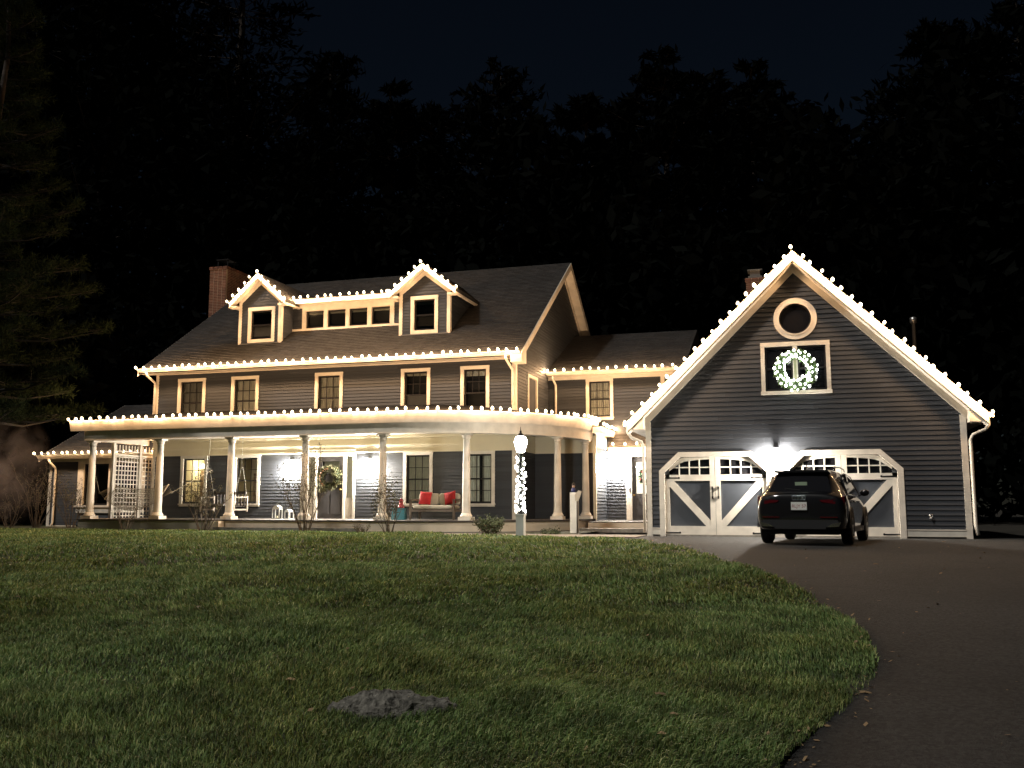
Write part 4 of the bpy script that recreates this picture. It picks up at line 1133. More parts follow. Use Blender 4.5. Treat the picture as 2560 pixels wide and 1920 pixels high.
m.build('pine_cones', mat('cone_tan',(0.34,0.17,0.10),0.8), W2)
leaf = MB()
for i in range(40): leaf_tuft(leaf, (-14.98+rng.uniform(-.12,.1), 27.86, 1.42+rng.uniform(-.1,.1)), (-.5,-.2,-.8), 0.16, 0.02, 4)
leaf.build('trailing_sprays', M_FIR2, W2)
W3 = wreath('door_wreath', 'small green wreath on the side door near the garage', -5.02, 31.93, 1.76, 0.19, 0.12, M_FIR, 0.09, 0.014, 140)
m = MB()
for i in range(7):
    a = rng.uniform(0,6.28); m.ball((-5.02+0.19*math.cos(a), 31.84, 1.76+0.19*math.sin(a)), 0.022, n=8, m=5)
m.build('berries', mat('red_berry',(0.45,0.03,0.03),0.4), W3)

# ------------------------------------------------------------------ trellis at the porch end
TR = thing('trellis', 'white lattice trellis with posts closing the left end of the porch', 'trellis', (-22.02, 27.4, 0.37))
for y in (26.30, 27.62, 28.72): MB().box(-22.07,-21.97,y-0.05,y+0.05,0.372,2.885).build('post', M_TRIM, TR)
_sl, _ = MB().box(-.008,.008,-.018,.018,-.5,.5).mesh('slat', M_TRIM)
for y0, y1 in ((26.35,27.57),(27.67,28.67)):
    n = int(round((y1-y0)/0.155))
    for i in range(n): place('slat', _sl, TR, (-22.012, y0+(i+.5)*(y1-y0)/n, 1.42), scale=(1,1,2.08))
    for j in range(14): place('slat', _sl, TR, (-22.030, (y0+y1)/2, 0.45+j*0.152), rot=(math.pi/2,0,0), scale=(1,1,y1-y0))
    for i in range(n): place('slat', _sl, TR, (-22.012, y0+(i+.5)*(y1-y0)/n, 2.72), scale=(1,1,0.22))
    MB().box(-22.05,-21.99,y0,y1,2.46,2.52).build('rail', M_TRIM, TR)
    MB().box(-22.05,-21.99,y0,y1,2.60,2.64).build('rail', M_TRIM, TR)

# ------------------------------------------------------------------ hammock
HM = thing('hammock', 'beige rope hammock strung across the left end of the porch', 'hammock', (-21.0, 26.2, 0.37))
M_ROPE = mat('beige_rope', (0.34, 0.29, 0.21), 0.9)
hy = 26.15; hx0, hx1 = -22.42, -19.58
def hpt(u, v):
    """u along, v across (0 low front edge .. 1 upper back edge)"""
    x = hx0 + 0.36 + (hx1-hx0-0.72)*u
    s = 1 - (2*u-1)**2
    z = 1.02 + 0.44*v - 0.30*s*(0.75+0.5*(1-v)) + 0.10*s*v*v
    return Vector((x, hy - 0.10 + 0.42*v - 0.18*s*math.sin(v*math.pi), z))
net = MB()
nu, nv = 34, 12
vs_ = [hpt(i/nu, j/nv) for i in range(nu+1) for j in range(nv+1)]
for j in range(0, nv+1): net.tube([hpt(i/nu, j/nv) for i in range(nu+1)], 0.009 if j not in (0, nv) else 0.014, 4, False)
for i in range(0, nu+1): net.tube([hpt(i/nu, j/nv) for j in range(nv+1)], 0.008, 4, False)
net.build('net_bed', M_ROPE, HM, kind='stuff')
for u, xr in ((0.0, hx0), (1.0, hx1)):
    a, b = hpt(u, -0.05), hpt(u, 1.05)
    MB().tube([a, b], 0.02, 8).build('spreader_bar', mat('spreader_wood',(0.42,0.33,0.22),0.6), HM, smooth=True)
    ring = Vector((xr, hy+0.05, 1.22))
    f = MB()
    for j in range(8): f.tube([ring, hpt(u, j/7)], 0.006, 4, False)
    f.torus(ring, 0.035, 0.008, 'y', 12, 4); f.build('end_ropes', M_ROPE, HM)
hk = MB(); hk.tube([(hx0,hy+0.05,1.22),(-22.05,25.55,1.75)], 0.008, 5); hk.build('hanging_rope', M_ROPE, HM)
hk = MB(); hk.tube([(hx1,hy+0.05,1.22),(-19.3,27.95,2.0)], 0.008, 5); hk.build('hanging_rope', M_ROPE, HM)

# ------------------------------------------------------------------ porch swing
SWG = thing('porch_swing', 'dark slatted porch swing hanging on ropes before the second window', 'swing', (-18.0, 26.75, 0.62), R(-14), local=True)
M_SWW = mat('dark_swing_wood', (0.030, 0.022, 0.020), 0.5, var=0.3)
M_SWL = mat('pale_swing_arm', (0.26, 0.22, 0.18), 0.5)
for k in range(5): MB().box(-0.72,0.72,-0.24+k*0.1,-0.16+k*0.1,0.14,0.16).build('seat_slat', M_SWW, SWG)
for k in range(9): MB().box(-0.66+k*0.16,-0.60+k*0.16,0.27,0.29,0.18,0.54).build('back_slat', M_SWW, SWG)
MB().box(-0.74,0.74,0.25,0.31,0.54,0.62).build('top_rail', M_SWW, SWG)
MB().box(-0.74,0.74,0.26,0.30,0.12,0.18).build('lower_rail', M_SWW, SWG)
for s in (-1, 1):
    m = MB(); x = s*0.77; m.box(x-0.025,x+0.025,-0.28,-0.23,0.0,0.42); m.box(x-0.025,x+0.025,0.26,0.31,-0.02,0.48); m.box(x-0.035,x+0.035,-0.30,0.26,0.42,0.46); m.box(x-0.02,x+0.02,-0.23,0.26,0.02,0.07); m.build('arm', M_SWL, SWG)
    m = MB(); m.tube([(s*0.77,-0.25,0.44),(s*0.77,0.0,1.4),(s*0.77,0.03,2.44)], 0.006, 5); m.tube([(s*0.77,0.29,0.46),(s*0.77,0.05,1.4)], 0.006, 5); m.build('rope', mat('grey_rope',(0.35,0.33,0.28),0.8), SWG)
MB().box(-0.62,0.2,-0.2,0.18,0.165,0.24).build('seat_cushion', mat('grey_cushion',(0.2,0.19,0.18),0.9), SWG)

# ------------------------------------------------------------------ settee, pillows, side table
ST = thing('settee', 'taupe wooden settee with cream cushions on the porch right of the front door', 'settee', (-10.60, 26.85, 0.37), R(-4), local=True)
M_TAUPE = mat('taupe_wood', (0.16, 0.125, 0.095), 0.6, var=0.2)
M_CUSH = mat('cream_cushion', (0.52, 0.46, 0.36), 0.9, var=0.08, vscale=8, bump=0.1)
def cushion(x0, x1, y0, y1, z0, z1, bulge=0.02, n=6):
    """soft box: a rounded superellipsoid"""
    m = MB(); c = Vector(((x0+x1)/2,(y0+y1)/2,(z0+z1)/2)); h = Vector(((x1-x0)/2,(y1-y0)/2,(z1-z0)/2))
    nn, mm = 24, 12; vs_ = []; fs_ = []
    sg = lambda v, p: math.copysign(abs(v)**p, v)
    for i in range(mm+1):
        ph = -math.pi/2 + math.pi*i/mm
        for j in range(nn):
            a = 2*math.pi*j/nn
            vs_.append((c.x+h.x*sg(math.cos(ph),.3)*sg(math.cos(a),.3), c.y+h.y*sg(math.cos(ph),.3)*sg(math.sin(a),.3), c.z+h.z*sg(math.sin(ph),.4)))
    for i in range(mm):
        for j in range(nn):
            j2 = (j+1) % nn; fs_.append((i*nn+j, i*nn+j2, (i+1)*nn+j2, (i+1)*nn+j))
    return m.add(vs_, fs_)
for sx in (-0.72, 0.72):
    for sy in (-0.33, 0.30):
        MB().box(sx-0.03,sx+0.03,sy-0.03,sy+0.03,0.0,0.58 if sy < 0 else 0.66).build('leg', M_TAUPE, ST)
    MB().box(sx-0.04,sx+0.04,-0.37,0.33,0.582,0.615).build('armrest', M_TAUPE, ST)
m = MB(); m.box(-0.69,0.69,-0.35,-0.31,0.24,0.31); m.box(-0.69,0.69,0.28,0.32,0.24,0.31); m.box(-0.74,-0.70,-0.3,0.27,0.24,0.31); m.box(0.70,0.74,-0.3,0.27,0.24,0.31); m.build('seat_frame', M_TAUPE, ST)
m = MB(); m.box(-0.69,0.69,0.29,0.33,0.62,0.67); m.box(-0.69,0.69,0.29,0.33,0.38,0.41); m.build('back_frame', M_TAUPE, ST)
cushion(-0.69,0.69,-0.34,0.27,0.312,0.44).build('seat_cushion', M_CUSH, ST, smooth=True)
cushion(-0.68,-0.005,0.12,0.28,0.441,0.80).build('back_cushion', M_CUSH, ST, smooth=True)
cushion(0.005,0.68,0.12,0.28,0.441,0.80).build('back_cushion', M_CUSH, ST, smooth=True)
M_REDP = mat('red_fabric', (0.50, 0.022, 0.03), 0.85, var=0.12, vscale=10, bump=0.15, bscale=80)
def pillow(name, label, x, y, z, tilt, lean):
    t_ = thing(name, label, 'pillow', (x, y, z), tilt, group='red throw pillows', local=True)
    nn = 14; vs_ = []; fs_ = []
    for side in (-1, 1):
        for i in range(nn+1):
            for j in range(nn+1):
                u, v = 2*i/nn-1, 2*j/nn-1
                puff = 0.075*((1-u*u)*(1-v*v))**0.45
                pin = 1 - 0.07*(1-abs(u))*abs(v)**3 ; piv = 1 - 0.07*(1-abs(v))*abs(u)**3
                xx_ = 0.20*u*piv; zz = 0.20*v*pin
                p = Vector((xx_, side*puff, zz)); p.rotate(Matrix.Rotation(lean[0], 3, 'X')); p.rotate(Matrix.Rotation(lean[1], 3, 'Y'))
                vs_.append(p)
    k = (nn+1)*(nn+1)
    for s in range(2):
        for i in range(nn):
            for j in range(nn):
                a = s*k+i*(nn+1)+j; f = (a, a+nn+1, a+nn+2, a+1)
                fs_.append(f if s else f[::-1])
    m = MB(); m.add(vs_, fs_); m.build('pillow_cover', M_REDP, t_, smooth=True)
    return t_
pillow('throw_pillow', 'plump red throw pillow on the left seat of the settee', -11.0, 26.93, 1.02, R(-4), (R(-14), R(3)))
pillow('throw_pillow', 'tilted red throw pillow on the right seat of the settee', -10.18, 26.88, 1.02, R(-8), (R(-14), R(-12)))
TB = thing('side_table', 'square teal garden stool at the left end of the settee', 'stool', (-11.72, 26.6, 0.37), R(12), local=True)
M_TEAL = mat('teal_glaze', (0.05, 0.21, 0.26), 0.35, var=0.12, vscale=6)
m = MB(); m.add([(-.20,-.20,0),(.20,-.20,0),(.20,.20,0),(-.20,.20,0),(-.18,-.18,.32),(.18,-.18,.32),(.18,.18,.32),(-.18,.18,.32)],[(0,3,2,1),(4,5,6,7),(0,1,5,4),(1,2,6,5),(2,3,7,6),(3,0,4,7)]); m.build('body', M_TEAL, TB)
MB().box(-.20,.20,-.20,.20,.321,.35).build('top', M_TEAL, TB)
VS = thing('red_lantern', 'small red lantern standing on the teal stool', 'lantern', (-11.66, 26.6, 0.72), local=True)
m = MB(); m.lathe([(0.09,0.0),(0.10,0.02),(0.085,0.06),(0.06,0.16),(0.055,0.20),(0.075,0.22)], (0,0,0), 12); m.build('body', mat('red_enamel',(0.40,0.03,0.04),0.35), VS, smooth=True)
m = MB(); m.lathe([(0.08,0.222),(0.03,0.28),(0.015,0.30)], (0,0,0), 12); m.build('lid', MATS['red_enamel'], VS, smooth=True)
m = MB(); m.torus((0,0,0.27), 0.085, 0.007, 'y', 14, 4, (0, math.pi)); m.build('handle', M_STEEL, VS)
# two white arched lanterns by the door
M_LANW = mat('white_enamel', (0.72, 0.72, 0.70), 0.4)
def arch_lantern(label, x, y, h, w, pivot):
    t_ = thing('arch_lantern', label, 'lantern', (x, y, 0.37), pivot, group='white arched lanterns', local=True)
    for sx in (-1, 1):
        for sy in (-1, 1):
            MB().box(sx*w-0.014,sx*w+0.014,sy*w-0.014,sy*w+0.014,0.022,h*0.66).build('upright', M_LANW, t_)
    MB().box(-w-.03,w+.03,-w-.03,w+.03,0.001,0.022).build('base', M_LANW, t_)
    m = MB(); n = 10
    prof = [(w*1.12*math.cos(math.pi*i/n), h*0.66 + h*0.26*math.sin(math.pi*i/n)) for i in range(n+1)]
    m.prism(prof, -w*1.1, w*1.1); m.build('domed_roof', M_LANW, t_)
    m = MB(); m.torus((0,0,h*0.94), 0.05, 0.008, 'y', 12, 4); m.build('ring', M_STEEL, t_)
    MB().lathe([(0.035,0.023),(0.035,0.10),(0.005,0.105)], (0,0,0), 10).build('candle', mat('wax',(0.75,0.68,0.5),0.5), t_)
arch_lantern('taller white arched lantern left of the front door', -15.98, 26.7, 0.46, 0.11, R(8))
arch_lantern('shorter white arched lantern left of the front door', -15.55, 26.7, 0.33, 0.095, R(-20))

# ------------------------------------------------------------------ white garden post and shovel beside the porch corner
GPO = thing('garden_post', 'white square post with a capped ornament standing before the porch curve', 'post', (-6.24, 26.5, 0.0))
MB().box(-6.345,-6.125,26.42,26.60,-0.03,1.17).build('post', M_TRIM, GPO)
m = MB(); m.lathe([(0.055,0.0),(0.075,0.04),(0.05,0.12),(0.03,0.135)], (-6.26,26.5,1.172), 10); m.build('ornament_body', mat('navy_paint',(0.015,0.02,0.09),0.5), GPO, smooth=True)
MB().ball((-6.25,26.49,1.345), 0.045, n=10, m=6).build('ornament_head', mat('ornament_skin',(0.55,0.36,0.27),0.6), GPO, smooth=True)
m = MB(); m.lathe([(0.075,0.0),(0.07,0.012),(0.05,0.014),(0.048,0.06),(0.01,0.066)], (-6.255,26.5,1.375), 12); m.build('ornament_hat', M_IRON, GPO, smooth=True)
SV = thing('garden_spade', 'long dark-handled spade with pale blade leaning on the white post', 'spade', (-6.14, 26.34, 0.0))
m = MB(); m.tube([(-6.12,26.33,0.0),(-6.13,26.39,0.92)], 0.016, 6); m.build('shaft', mat('dark_handle',(0.05,0.035,0.025),0.6), SV, smooth=True)
m = MB(); m.prism([(-6.17,0.92),(-6.09,0.92),(-6.045,1.02),(-5.98,1.20),(-6.08,1.23),(-6.19,1.10)], 26.365, 26.385); m.build('blade', mat('pale_blade',(0.42,0.34,0.25),0.5), SV)

# ------------------------------------------------------------------ the black car
CAR = thing('car', 'black compact crossover parked nose-in before the right garage door', 'car', (0.09, 20.95, 0.015), R(-9.5), local=True)
# origin at the rear axle, y forward
def sec(y, zb, wl, zm, wm_, zs, ws, zt, wt):
    return (y, [(0,zb),(wl*0.92,zb),(wl,zb+0.06),(wm_,zm),(ws,zs),(wt+ (ws-wt)*0.35, zs+(zt-zs)*0.55),(wt, zt-0.05),(wt*0.82, zt),(0, zt+0.012)])
S = [sec(-0.86,0.36,0.62,0.60,0.74,0.86,0.72,0.98,0.56),
     sec(-0.82,0.30,0.78,0.60,0.845,0.90,0.82,1.03,0.66),
     sec(-0.70,0.28,0.84,0.60,0.890,0.95,0.865,1.08,0.68),
     sec(-0.52,0.26,0.86,0.60,0.905,0.97,0.880,1.26,0.60),
     sec(-0.36,0.24,0.87,0.60,0.910,0.98,0.885,1.455,0.57),
     sec(-0.20,0.22,0.87,0.60,0.910,0.98,0.885,1.515,0.575),
     sec(0.55,0.20,0.86,0.60,0.900,0.97,0.880,1.56,0.60),
     sec(1.35,0.20,0.86,0.60,0.900,0.95,0.880,1.53,0.60),
     sec(1.80,0.20,0.86,0.60,0.900,0.95,0.880,1.40,0.60),
     sec(2.35,0.22,0.86,0.60,0.905,0.93,0.870,1.04,0.68),
     sec(2.95,0.24,0.84,0.60,0.895,0.86,0.82,0.95,0.60),
     sec(3.30,0.26,0.76,0.58,0.80,0.76,0.74,0.84,0.50),
     sec(3.42,0.32,0.60,0.56,0.64,0.68,0.60,0.74,0.40)]
vs_ = []; fs_ = []
ring = []
for y, h in S:
    pts = [(x, y, z) for x, z in h] + [(-x, y, z) for x, z in h[-2:0:-1]]
    ring.append(len(pts)); vs_ += pts
k = ring[0]
for i in range(len(S)-1):
    for j in range(k):
        j2 = (j+1) % k; fs_.append((i*k+j, i*k+j2, (i+1)*k+j2, (i+1)*k+j))
fs_.append(tuple(range(k-1,-1,-1))); fs_.append(tuple(range((len(S)-1)*k, len(S)*k)))
BODY = MB(); BODY.add(vs_, fs_); BODY = BODY.build('body', M_PAINT, CAR, smooth=True)
sb = BODY.modifiers.new('round', 'SUBSURF'); sb.levels = 2; sb.render_levels = 2
# rear window, hatch line, spoiler, bumper parts
m = MB(); n = 10; vs_ = []; fs_ = []
for i in range(n+1):
    u = 2*i/n-1
    for v in (0.0, 0.5, 1.0):
        w_ = 0.63 + (0.50-0.63)*v
        vs_.append((u*w_, -0.765 + 0.36*v + 0.06*u*u*(1-v*0.6) - 0.035*math.sin(v*math.pi), 1.06 + 0.37*v))
for i in range(n):
    for j in range(2): fs_.append((i*3+j, (i+1)*3+j, (i+1)*3+j+1, i*3+j+1))
m.add(vs_, fs_); m.build('rear_window', M_DARKG, CAR, smooth=True)
m = MB(); m.prism([(-0.56,1.47),(0.56,1.47),(0.53,1.515),(-0.53,1.515)], -0.50, -0.18); m.build('roof_spoiler', M_PAINT, CAR)
m = MB(); m.tube([(0.02,-0.74,1.10),(-0.30,-0.70,1.14)], 0.010, 5); m.build('rear_wiper', M_PLAST, CAR)
m = MB(); m.box(-0.10,0.14,-0.66,-0.62,1.20,1.27); m.build('window_sticker', mat('pale_green_sticker',(0.28,0.36,0.25),0.5), CAR)
for s in (-1, 1):
    m = MB(); m.add([(s*0.40,-0.868,0.90),(s*0.70,-0.835,0.92),(s*0.86,-0.70,0.97),(s*0.885,-0.60,1.00),(s*0.885,-0.60,0.90),(s*0.865,-0.72,0.83),(s*0.70,-0.845,0.82),(s*0.44,-0.872,0.86),
                     (s*0.40,-0.80,0.90),(s*0.70,-0.77,0.92),(s*0.80,-0.66,0.97),(s*0.83,-0.57,1.00),(s*0.83,-0.57,0.90),(s*0.80,-0.66,0.83),(s*0.70,-0.77,0.82),(s*0.44,-0.80,0.86)],
                    [(0,1,6,7),(1,2,5,6),(2,3,4,5),(0,8,9,1),(1,9,10,2),(2,10,11,3),(7,6,14,15),(6,5,13,14),(5,4,12,13)])
    m.build('tail_light', M_REDL, CAR)
    m = MB(); m.prism([(s*0.52,0.36),(s*0.76,0.37),(s*0.80,0.46),(s*0.62,0.42)], -0.885, -0.82); m.build('exhaust_trim', M_CHROME, CAR)
    m = MB(); m.box(*sorted((s*0.40,s*0.74)), -0.872, -0.84, 0.545, 0.565); m.build('reflector', M_REDL, CAR)
    # side glass
    g = MB(); g.add([(s*0.842,0.0,1.03),(s*0.848,1.9,1.02),(s*0.70,1.55,1.40),(s*0.672,0.7,1.46),(s*0.70,0.05,1.40)], [(0,1,2,3,4)]); g.build('side_window', M_DARKG, CAR)
    g = MB(); g.tube([(s*0.85,-0.05,1.01),(s*0.855,1.95,1.00),(s*0.715,1.6,1.41),(s*0.685,0.7,1.475),(s*0.71,0.02,1.41),(s*0.85,-0.05,1.01)], 0.011, 5); g.build('window_trim', M_CHROME, CAR)
    g = MB(); g.bar((s*0.77,0.85,1.01),(s*0.69,0.85,1.46),0.05,0.16,(0,1,0)); g.build('door_pillar', M_PAINT, CAR)
    mr = MB(); mr.ball((s*0.99,1.72,1.07), 0.10, 0.055, 0.075, 12, 8); mr.build('mirror', M_PAINT, CAR, smooth=True)
    mr = MB(); mr.bar((s*0.86,1.74,1.0),(s*0.95,1.73,1.03),0.04,0.03); mr.build('mirror_arm', M_PLAST, CAR)
    rr = MB(); rr.tube([(s*0.60,-0.15,1.53),(s*0.60,0.0,1.575),(s*0.615,0.7,1.60),(s*0.615,1.3,1.575),(s*0.61,1.45,1.53)], 0.014, 6); rr.build('roof_rail', M_CHROME, CAR, smooth=True)
    sk = MB(); sk.box(*sorted((s*0.84,s*0.90)), 0.40, 2.15, 0.24, 0.34); sk.build('sill', M_PLAST, CAR)
    for dyy in (0.42, 1.12):
        dh = MB(); dh.box(*sorted((s*0.885,s*0.925)), dyy, dyy+0.20, 0.86, 0.885); dh.build('door_handle', M_PAINT, CAR)
m = MB(); m.box(-0.74,0.74,-0.868,-0.80,0.36,0.50); m.box(-0.50,0.50,-0.875,-0.80,0.32,0.36); m.build('rear_diffuser', M_PLAST, CAR)
PLT = MB().box(-0.155,0.155,-0.895,-0.875,0.70,0.86).build('licence_plate', M_PLATE, CAR)
m = MB()
for i in range(4):
    m.torus((-0.094+0.063*i, -0.893, 0.945), 0.042, 0.0075, 'y', 18, 5)
m.build('ring_emblem', M_CHROME, CAR, smooth=True)
def text_on(name, body, size, loc, rot, mtl, parent, ext=0.001):
    cu = bpy.data.curves.new(name, 'FONT'); cu.body = body; cu.size = size; cu.align_x = 'CENTER'; cu.align_y = 'CENTER'; cu.extrude = ext
    tmp = bpy.data.objects.new(name, cu); COL.objects.link(tmp)
    bpy.context.view_layer.update()
    dg = bpy.context.evaluated_depsgraph_get()
    me = bpy.data.meshes.new_from_object(tmp.evaluated_get(dg)); bpy.data.objects.remove(tmp)
    me.materials.clear(); me.materials.append(mtl)
    return place(name, me, parent, loc, rot=rot)
text_on('plate_text', 'RLJY 57', 0.088, (0,-0.8965,0.775), (math.pi/2,0,0), M_PLTXT, PLT)
m = MB(); m.prism([(0.18,1.572),(0.38,1.572),(0.20,1.64)], -0.012, 0.012, 'x'); m.build('antenna_fin', M_PAINT, CAR)
def wheel(x, y):
    s = 1 if x > 0 else -1
    w_ = MB(); prof = [(0.20,-0.10),(0.30,-0.105),(0.335,-0.085),(0.342,-0.05),(0.342,0.05),(0.335,0.085),(0.30,0.105),(0.20,0.10)]
    w_.tf = lambda p: (x + p[2], y + p[0], 0.335 + p[1])
    w_.lathe(prof, (0,0,0), 28); W_ = w_.build('wheel', M_RUBBER, CAR, smooth=True)
    r_ = MB(lambda p: (x + s*0.108 + p[2]*s, y + p[0], 0.335 + p[1]))
    r_.lathe([(0.205,-0.01),(0.21,0.0),(0.19,0.004),(0.18,-0.02)], (0,0,0), 24)
    for q_ in range(5):
        a = 2*math.pi*q_/5+0.3; r_.bar((0.03*math.cos(a),0.03*math.sin(a),-0.006),(0.19*math.cos(a),0.19*math.sin(a),-0.004),0.05,0.012,(0,0,1))
    r_.ball((0,0,-0.004),0.045,0.045,0.012,10,4); r_.build('rim', M_STEEL, W_)
for x in (-0.812, 0.812):
    for y in (0.0, 2.58): wheel(x, y)
    ar = MB(); 
    for y in (0.0, 2.58):
        a_ = MB(lambda p, y=y: (p[1] + (0.895 if x > 0 else -0.895), y + p[0], 0.335 + p[2])); 
        nn = 14
        inn_ = [(0.37*math.cos(math.pi*i/nn), 0.37*math.sin(math.pi*i/nn)) for i in range(nn+1)]; outt = [(0.43*math.cos(math.pi*i/nn), 0.43*math.sin(math.pi*i/nn)) for i in range(nn+1)]
        a_.strip(inn_, outt, -0.05, 0.016); a_.build('arch_moulding', M_PLAST, CAR)
        d_ = MB(lambda p, y=y: (p[1] + (0.88 if x > 0 else -0.88), y + p[0], 0.335 + p[2])); d_.prism(inn_, -0.02, 0.026); d_.build('well_shade_disc', mat('well_shade_disc',(0.004,0.004,0.004),1.0), CAR)  # flat black disc paints the shade of a recess the body lacks
MB().box(-0.70,0.70,-0.55,3.0,0.20,0.32).build('underbody', M_PLAST, CAR)

# ------------------------------------------------------------------ shrubs along the porch
M_TWIG = mat('shrub_twig', (0.085, 0.060, 0.038), 0.9, var=0.3, vscale=20)
M_SLEAF = mat('shrub_leaf', (0.085, 0.075, 0.030), 0.8, island=0.5)
M_SLEAF2 = mat('green_shrub_leaf', (0.050, 0.065, 0.022), 0.7, island=0.5)
def shrub(label, x, y, h, spread, stems, leaves, lmat, low=0.25, lsize=0.05, name='shrub'):
    t_ = thing(name, label, 'shrub', (x, y, 0.0), group='shrubs along the porch')
    tw = MB(); lf = MB(); r_ = random.Random(int(abs(x)*1000) + 17)
    def grow_(p, d, L, rad, depth):
        pts = [p]; q_ = p.copy(); e = d.copy(); n_ = 4
        for k in range(n_):
            e = (e + Vector((r_.uniform(-.22,.22), r_.uniform(-.22,.22), r_.uniform(-.02,.16)))).normalized()
            q_ = q_ + e*(L/n_); pts.append(q_.copy())
            if depth < 2 and k >= 1 and r_.random() < 0.75:
                side = Vector((r_.uniform(-1,1), r_.uniform(-1,1), r_.uniform(0,.8))).normalized()
                grow_(q_, (e*0.7+side*0.8).normalized(), L*r_.uniform(.35,.6), rad*0.55, depth+1)
            if q_.z > h*low:
                for _ in range(leaves):
                    c = q_ + Vector((r_.uniform(-.07,.07), r_.uniform(-.07,.07), r_.uniform(-.07,.07)))
                    u = Vector((r_.uniform(-1,1), r_.uniform(-1,1), r_.uniform(-.6,1))).normalized()
                    v = u.cross(Vector((r_.uniform(-1,1), r_.uniform(-1,1), r_.uniform(-1,1)))).normalized()
                    l = lsize*r_.uniform(.5,1.2)
                    lf.add([c-u*l*.5, c+v*l*.3, c+u*l*.5, c-v*l*.3], [(0,1,2,3)])
        tw.tube(pts, [rad*(1-.18*i) for i in range(len(pts))], 4, False)
    for s in range(stems):
        a = 2*math.pi*s/stems + r_.uniform(-.4,.4); sp = spread*r_.uniform(.3,1.0)
        d = Vector((math.cos(a)*sp, math.sin(a)*sp*0.8, h)).normalized()
        grow_(Vector((x+0.09*math.cos(a), y+0.09*math.sin(a), -0.03)), d, h*r_.uniform(.7,1.08), 0.012+0.006*r_.random(), 0)
    tw.build('stems', M_TWIG, t_, kind='stuff')
    if lf.v: lf.build('leaves', lmat, t_, kind='stuff')
shrub('tall half-bare shrub before the column left of the front door', -13.72, 24.45, 1.72, 0.55, 13, 3, M_SLEAF)
shrub('bushy half-bare shrub in front of the swing', -17.10, 24.4, 1.20, 0.75, 13, 3, M_SLEAF)
shrub('half-bare shrub in front of the teal stool', -11.05, 24.4, 1.12, 0.55, 12, 3, M_SLEAF)
shrub('low rounded green bush left of the lamp post', -8.02, 24.2, 0.36, 0.50, 18, 3, M_SLEAF2, 0.1, 0.06)
shrub('small bare shrub under the hammock', -19.85, 24.4, 0.85, 0.42, 9, 0, M_SLEAF)
shrub('tiny dry clump left of the half-bare shrub by the stool', -11.95, 24.5, 0.26, 0.3, 10, 1, M_SLEAF, 0.2, 0.03)
shrub('tiny green clump right of the lamp post foot', -6.55, 25.0, 0.14, 0.5, 14, 3, M_SLEAF2, 0.1, 0.04)
shrub('tall bare shrub at the far left corner of the low wing', -25.9, 27.2, 1.55, 0.8, 16, 1, M_SLEAF, 0.3, 0.06)
shrub('bare shrub in front of the low wing siding', -24.6, 27.4, 1.35, 0.9, 13, 1, M_SLEAF, 0.3, 0.06)
shrub('wispy bare shrub leftmost of all beside the low wing', -26.7, 26.8, 0.95, 0.6, 10, 1, M_SLEAF, 0.3, 0.05)

# ------------------------------------------------------------------ rock in the lawn, leaves
M_ROCK = mat('lichen_rock', (0.13, 0.123, 0.105), 0.95, var=0.75, vscale=22, bump=1.0, bscale=45)
rx, ry = -2.58, 5.72
from mathutils import noise
m = MB(); nn, mm = 72, 26; vs_ = []; fs_ = []
for i in range(mm+1):
    p = i/mm
    for j in range(nn):
        a = 2*math.pi*j/nn
        k = 1 + 0.10*math.sin(3*a+0.7) + 0.08*math.sin(5*a+2.1)
        rad = math.cos(p*math.pi/2)**0.42*k
        q_ = Vector((0.45*rad*math.cos(a), 0.22*rad*math.sin(a), 0.0))
        z = math.sin(p*math.pi/2)*0.16*(1 + 0.22*math.sin(a*1.0+2.6))
        nz_ = noise.fractal(q_*9 + Vector((3,1,z*14)), 0.9, 2.1, 5) * 0.030
        rg = abs(noise.noise(Vector((q_.x*13+4, q_.y*5, z*6)))) * 0.035
        nrm = Vector((math.cos(a)*math.cos(p*1.5), math.sin(a)*math.cos(p*1.5), 0.4+math.sin(p*1.5))).normalized()
        q_ = q_ + nrm*(nz_ - rg)
        vs_.append((rx+q_.x, ry+q_.y, float(gz(rx,ry))-0.045+z+ (nrm*(nz_-rg)).z))
for i in range(mm):
    for j in range(nn):
        j2 = (j+1) % nn; fs_.append((i*nn+j, i*nn+j2, (i+1)*nn+j2, (i+1)*nn+j))
m.add(vs_, fs_)
tag(m.build('boulder', M_ROCK, None, smooth=False), 'low weathered boulder half sunk in the front lawn', 'boulder')
M_LEAF = mat('dead_leaf', (0.28, 0.19, 0.10), 0.8, rand=0.4)
def fallen_leaf(x, y, label, s=0.09):
    z = float(gz(x, y) + lumps(x, y)) + 0.055
    m = MB(); n = 12; vs_ = [(0,0,0.012)]
    for i in range(n):
        a = 2*math.pi*i/n; r_ = s*(0.55 + 0.45*abs(math.cos(2.5*a)))
        vs_.append((r_*math.cos(a)*1.1, r_*math.sin(a)*0.8, 0.03*math.sin(3*a)*s*4))
    m.add([(x+p[0], y+p[1], z+p[2]) for p in vs_], [(0,1+i,1+(i+1)%n) for i in range(n)])
    tag(m.build('fallen_leaf', M_LEAF, None), label, 'leaf', 'fallen leaves on the lawn and drive')
